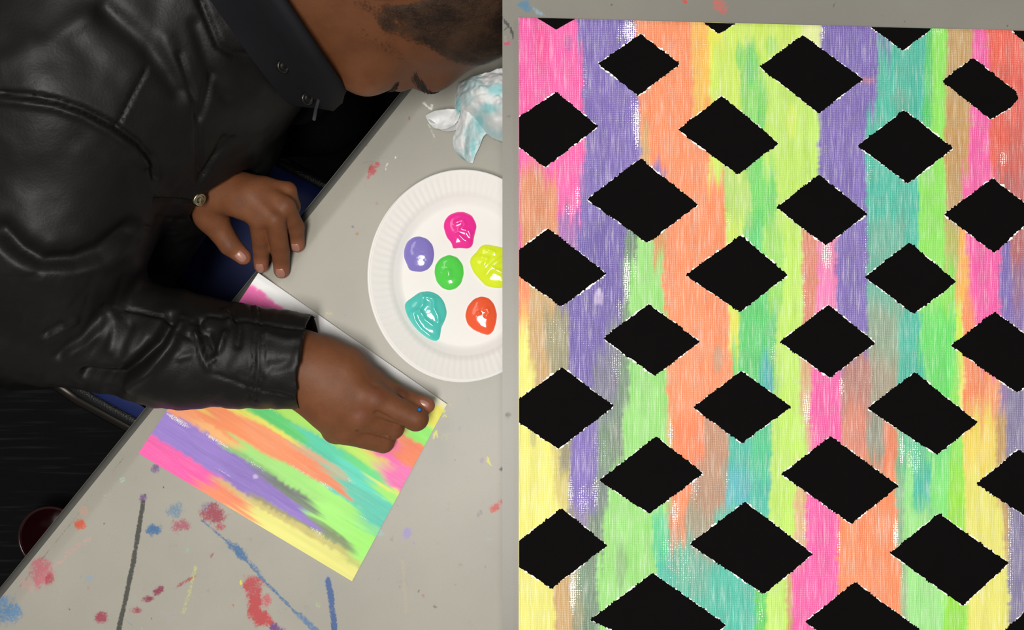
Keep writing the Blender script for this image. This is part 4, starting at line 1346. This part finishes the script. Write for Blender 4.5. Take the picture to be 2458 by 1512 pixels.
LW_ = P(500, 462, .034)
lhand = [
    rcone(P(440, 420, .028), P(510, 460, .036), .023, .022, .02),
    rcone(P(505, 462, .036), P(574, 488, .050), .022, .0135, .012), rcone(P(505, 456, .036), P(602, 470, .053), .022, .0135, .012),
    rcone(P(505, 450, .034), P(622, 462, .049), .021, .0125, .012), rcone(P(505, 448, .032), P(636, 452, .042), .020, .0105, .012),
    # index, middle, ring, little finger, thumb
    rcone(P(574, 488, .050), P(622, 524, .052), 0.01322, 0.01098, .008), rcone(P(622, 524, .052), P(628, 596, .027), 0.01098, 0.00918, .003), rcone(P(628, 596, .027), P(627, 638, .0120), 0.00918, 0.00784, .002),
    rcone(P(602, 470, .053), P(660, 526, .055), 0.01322, 0.01120, .006), rcone(P(660, 526, .055), P(673, 602, .028), 0.01120, 0.00963, .001), rcone(P(673, 602, .028), P(676, 650, .0095), 0.00963, 0.00851, .002),
    rcone(P(622, 462, .049), P(684, 494, .051), 0.01232, 0.01075, .006), rcone(P(684, 494, .051), P(709, 545, .028), 0.01053, 0.00941, .002), rcone(P(709, 545, .028), P(713, 588, .0090), 0.00941, 0.00829, .002),
    rcone(P(636, 452, .042), P(690, 458, .040), 0.01098, 0.00986, .006), rcone(P(690, 458, .040), P(702, 494, .022), 0.00963, 0.00851, .002), rcone(P(702, 494, .022), P(700, 514, .010), 0.00851, 0.00762, .002),
    rcone(P(496, 476, .032), P(505, 518, .028), 0.02240, 0.01590, .012), rcone(P(505, 518, .028), P(552, 588, .018), 0.01590, 0.01142, .008), rcone(P(552, 588, .018), P(584, 616, .012), 0.01142, 0.00896, .003),
]
rhand = [
    rcone(P(640, 850, .055), P(745, 885, .054), .028, .029, .02),
    rcone(P(720, 862, .055), P(825, 888, .056), .029, .026, .02), rcone(P(715, 905, .052), P(790, 965, .050), .029, .028, .02),
    rcone(P(800, 920, .053), P(898, 956, .062), .028, .0165, .014), rcone(P(800, 935, .053), P(862, 998, .058), .028, .0155, .012),
    rcone(P(795, 950, .048), P(832, 1030, .047), .027, .0150, .012), rcone(P(790, 955, .044), P(806, 1030, .034), .027, .0150, .012),
    rcone(P(790, 885, .045), P(889, 919, .044), .026, .0155, .014),
    # index
    rcone(P(898, 956, .063), P(998, 1004, .054), .0155, .0130, .005), rcone(P(998, 1004, .054), P(996, 1000, .024), .0128, .0105, .003), rcone(P(996, 1000, .024), P(968, 985, .016), .0105, .0090, .003),
    # middle
    rcone(P(862, 998, .058), P(942, 1026, .040), .0148, .0126, .004), rcone(P(942, 1026, .040), P(936, 1018, .021), .0124, .0105, .002), rcone(P(936, 1018, .021), P(905, 1002, .016), .0105, .0092, .003),
    # ring
    rcone(P(832, 1034, .046), P(920, 1060, .026), .0142, .0122, .004), rcone(P(920, 1060, .026), P(908, 1046, .018), .0118, .0102, .002), rcone(P(908, 1046, .018), P(880, 1030, .016), .0100, .0092, .003),
    # little finger, tucked below
    rcone(P(806, 1032, .032), P(866, 1050, .018), .0130, .0108, .005), rcone(P(866, 1050, .018), P(850, 1030, .016), .0105, .0092, .002),
    # thumb
    rcone(P(889, 919, .044), P(960, 953, .047), .0145, .0108, .006), rcone(P(960, 953, .047), P(1026, 973, .046), .0108, .0080, .003),
]
# creases: web of the thumb, between the knuckles, joint lines
rhand += [
    rcone(P(876, 894, .074), P(902, 926, .072), .0016, .0014, .004, True),
    rcone(P(905, 990, .072), P(962, 1020, .060), .0022, .0030, .004, True),
    rcone(P(862, 1030, .062), P(930, 1044, .046), .0022, .0030, .004, True),
    rcone(P(961, 937, .0590), P(955, 969, .0590), .0008, .0008, .003, True), rcone(P(969, 940, .0585), P(963, 971, .0585), .0008, .0008, .003, True),
]
RS, RE = P(160, 250, .14), P(85, 770, .07)
LS, LE = P(560, 60, .08), P(390, 340, .02)
HIP = P(110, 640, -.20)
core = [
    rcone(NB, P(360, 150, .07), .058, .09, .05), rcone(P(360, 150, .07), HIP, .09, .10, .05),
    rcone(P(360, 150, .07), RS, .06, .045, .04), rcone(RS, RE, .045, .035, .03), rcone(RE, P(640, 850, .055), .035, .028, .02),
    rcone(P(360, 150, .07), LS, .06, .040, .04), rcone(LS, LE, .040, .032, .03), rcone(LE, P(440, 420, .028), .032, .026, .02),
    rcone(HIP, P(300, 770, -.205), .05, .04, .03), rcone(P(300, 770, -.205), P(560, 950, -.21), .04, .04, .03), rcone(P(560, 950, -.21), P(640, 1000, -.70), .04, .03, .02),
    rcone(HIP, P(420, 265, -.205), .05, .04, .03), rcone(P(420, 265, -.205), P(760, 240, -.21), .04, .04, .03), rcone(P(760, 240, -.21), P(860, 240, -.70), .04, .03, .02),
]
V, Q = sdf_mesh(head + lhand + rhand + core, 0.0018)
V = laplace(V, Q, 2, 0.4)
tone = np.repeat(lin((120, 75, 49))[None], len(V), 0)


def spot(V, tone, c, r, rgb, st):
    d = np.linalg.norm(V - c, axis=1)
    f = (st * (1 - sstep(0.3, 1.0, d / r)))[:, None]
    tone[:] = tone * (1 - f) + lin(rgb) * f


for c in (P(627, 640, .0135), P(676, 655, .012), P(713, 594, .012), P(586, 618, .012), P(1028, 972, .045)):
    spot(V, tone, c, .020, (164, 102, 79), .8)
for c in (P(622, 520, .062), P(661, 522, .064), P(684, 490, .060), P(628, 592, .036), P(673, 598, .036), P(709, 540, .036), P(575, 486, .064), P(548, 586, .028)):
    spot(V, tone, c, .010, (92, 56, 40), .38)
for c in (P(900, 950, .078), P(866, 996, .076)):
    spot(V, tone, c, .013, (118, 68, 52), .5)
spot(V, tone, P(965, 940, .058), .012, (84, 52, 38), .6)
spot(V, tone, P(1000, 1006, .03), .02, (110, 66, 46), .4)
hl = (V - Hc) @ RH.T / HS
inh = np.linalg.norm(hl, axis=1) < 0.19
tone[inh] = lin((104, 64, 40))
spot(V, tone, H(.05, .085, -.030), .045, (150, 100, 70), .6)
spot(V, tone, H(.034, .092, .004), .022, (168, 98, 66), .7)
spot(V, tone, H(.05, .05, -.07), .05, (112, 66, 38), .6)
body = obj_np('person', V, Q, M['skin'])
attr_color(body.data, 'tone', tone)
tag(body, 'person in a black leather jacket bending over the table to paint', 'person')
# keep the object's origin at the seat below the sitter
body.data.transform(Matrix.Translation(-Vector([float(c) for c in root_loc])))
body.location = [float(c) for c in root_loc]


def pchild(o):
    return o


# short hair: follows the skull
x, y, z = hl.T
n_ = fbm2(V[:, 0] * 60 + V[:, 2] * 40, V[:, 1] * 60, 5) - 0.5
line = np.minimum(0.085 - z, 0) * 0
hm = np.maximum(sstep(-0.022, 0.035, (z - 0.074) + n_ * .04 + np.maximum(0, .03 - y) * .0),
                sstep(-0.030, 0.030, (0.036 + 0.40 * (z - .03) - y) + n_ * .05) * sstep(-0.045, 0.012, z + n_ * .04 + np.maximum(0, -(y + .01)) * 1.2))
hm = np.where(inh & (np.abs(x) < .12), hm, 0)
ear_d = np.hypot((y + .036) / .026, (z + .006) / .038)
hm = hm * np.where(np.abs(x) > .055, sstep(0.9, 1.15, ear_d), 1)
sel = hm > 0.03
fq = Q[sel[Q].all(1)]
used = np.unique(fq)
re_ = np.full(len(V), -1); re_[used] = np.arange(len(used))
Nb = normals_of(V, Q)
hv = V[used] + Nb[used] * (0.0006 + 0.0016 * hm[used] + 0.0009 * vnoise3(V[used] * 350, 3) * hm[used])[:, None]
hair = obj_np('hair', hv, re_[fq], M['hair'], body)
attr_float(hair.data, 'cover', hm[used])
hair['label'] = 'very short black hair'

# nails
def nail(tip, dip, r, L, Wd):
    d = tip - dip; d /= np.linalg.norm(d)
    up = np.array((0, 0, 1.0)); n = up - d * (up @ d); n /= np.linalg.norm(n)
    s_ = np.cross(d, n)
    Vn, Fn = [], []
    nu_, nv_ = 9, 9
    for i in range(nu_):
        for j in range(nv_):
            a, b = -1 + 2 * i / (nu_ - 1), -1 + 2 * j / (nv_ - 1)
            w = Wd * 0.92 * max(0.30, (1 - abs(a) ** 3.2)) ** 0.5
            q = tip + d * (a * L - 0.0020) + s_ * b * w + n * (math.sqrt(max(r * r - (b * w) ** 2, 0)) + 0.0006 - 0.0012 * abs(a) ** 3)
            Vn.append(q)
    m = len(Vn)
    Vn = np.array(Vn)
    Vn = np.concatenate((Vn, Vn - n * 0.0012))
    Qn = grid_quads(nu_, nv_)
    ri = np.concatenate((np.arange(0, nu_) * nv_, (nu_ - 1) * nv_ + np.arange(1, nv_), np.arange(nu_ - 2, -1, -1) * nv_ + nv_ - 1, np.arange(nv_ - 2, 0, -1)))
    Qr = np.stack((ri, np.roll(ri, -1), np.roll(ri, -1) + m, ri + m), 1)
    Nn = normals_of(Vn[:m], Qn)
    Qn2 = Qn if (Nn @ n).mean() > 0 else Qn[:, ::-1]
    obj_np('fingernail', Vn, np.concatenate((Qn2, Qn2[:, ::-1] + m, Qr)), M['nail'], body)


nail(P(629, 636, .0125), P(628, 596, .027), .0084, .0062, .0050)
nail(P(678, 647, .0105), P(673, 602, .028), .0092, .0066, .0054)
nail(P(714, 585, .0100), P(709, 545, .028), .0090, .0062, .0052)
nail(P(582, 615, .012), P(552, 588, .018), .0101, .0066, .0054)
nail(P(1020, 970, .046), P(960, 953, .047), .0082, .0070, .0050)

# eyebrow and lashes of the visible side: rows of short hairs laid on the skin
def march(p, d, prims):
    p = np.array(p)
    for _ in range(25):
        p = p + d * sdf_eval(prims, p)[:, None]
    return p


def hairs(name, pts, n, L, spread, lean):
    rn = random.Random(4)
    a0, a1_ = [], []
    for i in range(n):
        t = rn.random()
        k = min(int(t * (len(pts) - 1)), len(pts) - 2); f = t * (len(pts) - 1) - k
        q = np.array(pts[k]) * (1 - f) + np.array(pts[k + 1]) * f
        q = q + np.array((rn.uniform(-1, 1), 0, rn.uniform(-1, 1))) * spread
        a0.append(H(q[0], .2, q[2]))
        q = q + np.array(lean) * L * rn.uniform(.6, 1.2)
        a1_.append(H(q[0], .2, q[2]))
    s0 = march(a0, -Fd, head); s1 = march(a1_, -Fd, head) + Fd * 0.0012
    v, f = merge([tube([b, (b + c) / 2 + Fd * .0006, c], [.00035, .0003, .0001], 3, False) for b, c in zip(s0, s1)])
    obj_py(name, v, f, M['brow'], body)


hairs('eyebrow', [(.010, 0, .036), (.024, 0, .036), (.040, 0, .029), (.055, 0, .014)], 420, .006, .0024, (.8, 0, -.3))
hairs('eyelashes', [(.018, 0, -.006), (.034, 0, -.009), (.048, 0, -.006), (.057, 0, .000)], 320, .0045, .0009, (.5, 0, -.7))

# jacket
jk = [
    rcone(P(70, 630, -.135), P(300, 170, .05), .158, .155),
    rcone(P(150, 235, .13), P(560, 0, .075), .105, .090, .07),
    rcone(P(300, -80, .10), P(480, -40, .09), .14, .11, .07),
    rcone(P(165, 255, .14), P(118, 560, .115), .098, .086, .03),
    rcone(P(118, 560, .115), P(88, 735, .078), .086, .066, .03),
    rcone(P(82, 768, .066), P(420, 838, .060), .063, .057, .03),
    rcone(P(400, 836, .061), P(742, 870, .056), .057, .0505, .02, cap=True),
    rcone(P(565, 70, .07), P(455, 290, .035), .078, .062, .05),
    rcone(P(420, 345, .02), P(508, 440, .030), .066, .046, .04, cap=True),
    rcone(P(330, 350, -.04), P(430, 350, .0), .085, .065, .05),
    rcone(P(520, 90, .0), P(560, 300, -.03), .07, .05, .05),
    # collar and the open front hanging below it
    rcone(P(612, -60, .16), P(640, 20, .155), .030, .026, .03), rcone(P(640, 20, .155), P(628, 120, .10), .026, .022, .02), rcone(P(628, 120, .10), P(640, 180, .03), .024, .020, .02),
    rcone(P(640, 150, .02), P(720, 250, -.06), .030, .022, .02), rcone(P(660, 130, .0), P(760, 230, -.08), .026, .020, .02),
    # hollow cuffs
    rcone(P(690, 862, .056), P(760, 874, .056), .0455, .0465, .0, True),
    rcone(P(485, 412, .028), P(545, 478, .032), .041, .042, .0, True),
]
Vj, Qj = sdf_mesh(jk, 0.0028)
Vj = laplace(Vj, Qj, 2, 0.5)
Nj = normals_of(Vj, Qj)
pj = to_px(Vj)
disp = np.zeros(len(Vj))
# seams, creases and folds: polyline, depth (m, + is outward), width
REL = [
    ([(0, 222), (60, 228), (130, 240), (200, 262), (270, 298), (330, 340), (362, 378), (373, 430)], -.0055, 7),
    ([(0, 240), (130, 256), (196, 280), (262, 316), (318, 356), (350, 395)], .004, 9),
    ([(352, 165), (320, 225), (282, 302)], -.0035, 4),
    ([(470, 60), (500, 150), (540, 230)], -.003, 18), ([(430, 130), (470, 250), (478, 370), (478, 430)], -.003, 7), ([(400, 90), (440, 200)], .002, 20),
    ([(480, 0), (525, 110), (560, 130), (620, 135)], -.004, 9), ([(510, 180), (480, 280)], -.003, 9), ([(540, 330), (490, 420)], -.003, 6), ([(560, 330), (500, 395), (478, 440)], -.0025, 4),
    ([(375, 468), (420, 470), (470, 474)], .0025, 5), ([(372, 478), (420, 480), (462, 484)], -.003, 4), ([(375, 520), (440, 530)], -.002, 3), ([(350, 545), (420, 560)], -.002, 3),
    # elbow fold
    ([(0, 552), (45, 600), (100, 632), (180, 628), (240, 606), (310, 560)], -.012, 26),
    ([(0, 592), (50, 632), (105, 652), (190, 650), (260, 628), (318, 575)], .004, 20),
    ([(0, 150), (120, 100), (210, 40)], .003, 30), ([(250, 20), (350, 110), (430, 215)], -.005, 26), ([(200, 50), (310, 170)], .002, 40),
    # forearm
    ([(250, 735), (330, 745), (400, 762)], -.003, 3.5), ([(400, 762), (470, 775), (500, 755), (560, 765), (640, 778), (735, 790)], -.0025, 3.5),
    ([(410, 765), (380, 820), (330, 870), (290, 905), (200, 900)], -.012, 13), ([(440, 770), (410, 830), (360, 890), (310, 925)], .006, 13),
    ([(480, 770), (490, 830), (503, 872)], -.005, 8), ([(503, 872), (525, 840), (540, 800)], .005, 7), ([(500, 800), (515, 850)], -.007, 8), ([(470, 800), (486, 850), (500, 884)], .004, 7),
    ([(270, 760), (240, 800), (170, 850)], .003, 14), ([(240, 765), (200, 810), (140, 850)], -.004, 14), ([(105, 815), (150, 790), (180, 770)], .003, 10), ([(115, 800), (150, 780)], -.003, 9),
    ([(280, 770), (265, 840)], .0025, 12), ([(310, 780), (290, 850)], -.002, 12), ([(430, 860), (460, 850)], .002, 6), ([(430, 800), (470, 815)], -.002, 6),
    ([(604, 735), (612, 800), (610, 880), (598, 960)], -.0022, 3.2), ([(622, 738), (630, 800), (628, 880), (616, 962)], -.0022, 3.2), ([(613, 735), (621, 800), (619, 880), (607, 962)], .0014, 4),
    ([(560, 750), (575, 790), (570, 830)], -.004, 8), ([(540, 745), (552, 770)], .004, 7), ([(640, 800), (690, 815), (735, 810)], .002, 10), ([(650, 880), (700, 870)], -.002, 14),
    ([(520, 900), (600, 930), (700, 955)], -.002, 4),
]
upf = sstep(-0.2, 0.15, Nj[:, 2])
for pts, dep, w in REL:
    disp += dep * np.exp(-(seg_dist(pj, pts) / w) ** 2) * upf
disp += 0.0022 * (vnoise3(Vj * 28, 4) - 0.5) + 0.0016 * (vnoise3(Vj * 65, 8) - 0.5)
fa = np.clip((pj[:, 0] - 120) / 500, 0, 1) * (pj[:, 1] > 690)
disp += 0.003 * (np.abs(fbm2(pj[:, 0] / 46 + pj[:, 1] / 130, pj[:, 1] / 170, 3) - .5) * 2 - .4) * (pj[:, 1] > 660)
Vj = Vj + Nj * disp[:, None]
# the sleeve rests on the table and panel, never below
on_t = ((Vj[:, :2] - O0[:2]) @ nB) > -0.004
Vj[:, 2] = np.where(on_t & (Vj[:, 2] < ZT + .0056) & (Vj[:, 2] > ZT - .05), ZT + .0056, Vj[:, 2])
jac = obj_np('jacket', Vj, Qj, M['leather'], body)
jac['label'] = 'black leather jacket'

# trousers
tr = [
    rcone(P(110, 640, -.185), P(300, 770, -.205), .112, .082, .05), rcone(P(250, 735, -.205), P(560, 950, -.21), .085, .070, .04), rcone(P(560, 950, -.21), P(640, 1000, -.72), .068, .05, .03),
    rcone(P(110, 560, -.185), P(420, 265, -.205), .112, .082, .05), rcone(P(420, 265, -.205), P(760, 240, -.21), .082, .068, .04), rcone(P(760, 240, -.21), P(860, 240, -.72), .066, .05, .03),
]
Vp, Qp = sdf_mesh(tr, 0.005, 16)
Vp = laplace(Vp, Qp, 2, .5)
Vp = Vp + normals_of(Vp, Qp) * (0.006 * (vnoise3(Vp * 22, 4) - .5))[:, None]
Vp[:, 2] = np.maximum(Vp[:, 2], 0.002)
o = obj_np('trousers', Vp, Qp, M['trousers'], body)
o['label'] = 'black trousers'


# dark knit collar along the jaw, with its cord
cn = np.array((.84, .54, 0.0))
a1 = np.array((cn[1], -cn[0], 0)); a2 = np.array((0, 0, 1.0))
cc_ = P(668, -15, .165)
c_b = P(585, -10, .110)
prof_c = [(c_b - np.array((.84, .54, 0)) * .02, .112), (c_b, .126), (c_b * .6 + cc_ * .4, .125), (c_b * .2 + cc_ * .8, .114), (cc_, .1055), (cc_ + np.array((.84, .54, 0)) * .005, .1035), (cc_ + np.array((.84, .54, 0)) * .006, .1000), (cc_, .0980), (c_b * .3 + cc_ * .7, .096)]
Vk = []
for i, (c, r) in enumerate(prof_c):
    for k in range(72):
        a = 2 * math.pi * k / 72
        w_ = 1 + .012 * math.sin(5 * a + i) + .006 * math.sin(11 * a + 2 * i)
        Vk.append(c + r * w_ * (math.cos(a) * a1 + math.sin(a) * a2))
Fk = [(i * 72 + k, i * 72 + (k + 1) % 72, (i + 1) * 72 + (k + 1) % 72, (i + 1) * 72 + k) for i in range(len(prof_c) - 1) for k in range(72)]
o = obj_py('knit_collar', Vk, Fk, M['cloth_black'], body, True)


def disc(c, n, r, h):
    n, s_, t_ = frame_of(np.asarray(n, float))
    Vd, Fd_ = [], []
    prof_ = [(0, h), (r * .45, h), (r * .62, h * .75), (r * .75, h * 1.15), (r * .95, h * .9), (r, 0)]
    for rr0, hh in prof_:
        for k in range(20):
            a = 2 * math.pi * k / 20
            Vd.append(c + n * hh + rr0 * (math.cos(a) * s_ + math.sin(a) * t_))
    for i in range(len(prof_) - 1):
        for k in range(20):
            Fd_.append((i * 20 + k, i * 20 + (k + 1) % 20, (i + 1) * 20 + (k + 1) % 20, (i + 1) * 20 + k))
    return Vd, Fd_


def surf(u, v):
    """point and normal of the jacket where the sight line through (u, v) meets it"""
    kv = np.array(Vk); pk = to_px(kv)
    dk = np.hypot(pk[:, 0] - u, pk[:, 1] - v)
    d = np.hypot(pj[:, 0] - u, pj[:, 1] - v)
    m = np.where(d < 12)[0]
    zk = kv[dk < 16][:, 2].max() if (dk < 16).any() else -9
    if len(m) and zk > Vj[m, 2].max():
        return P(u, v, zk - ZT), np.array((.3, -.5, .8))
    if len(m) == 0:
        return P(u, v, 0.02), np.array((0, 0, 1.0))
    i = m[np.argmax(Vj[m, 2])]
    return Vj[i], Nj[i]


for u, v_, mt in ((484, 478, 'brass'), (678, 158, 'black_snap'), (736, 235, 'black_snap')):
    c, n = surf(u, v_)
    v, f = disc(c, n * .6 + np.array((.6, -.1, .5)), .0075 if mt == 'brass' else .0062, .003)
    q = obj_py('snap_button', v, f, M[mt], jac, True)
    q['label'] = 'round metal snap button'

# cord of the collar
v, f = tube([P(806, 214, .15), P(784, 224, .15), P(766, 236, .145), P(758, 262, .125), P(754, 286, .11)], [.0016, .0016, .0015, .0015, .0018], 8)
obj_py('drawstring', v, f, M['cord'], body, True)

# ------------------------------------------------------------------ brush held in the fist
br = empty('paintbrush', P(1006, 1000, .006))
tag(br, 'blue paintbrush gripped in the right fist', 'brush')
v, f = tube([P(1008, 1003, .014), P(1006, 993, .035), P(1006, 985, .061), P(1006, 984, .0655)], [.0036, .0034, .0028, .0020], 14)
obj_py('handle', v, f, M['brush_blue'], br, True)
v, f = tube([P(1009, 1006, .0052), P(1009, 1005, .010), P(1008, 1003, .015)], [.0012, .0036, .0036], 12)
obj_py('bristles', v, f, M['bristle'], br, True)
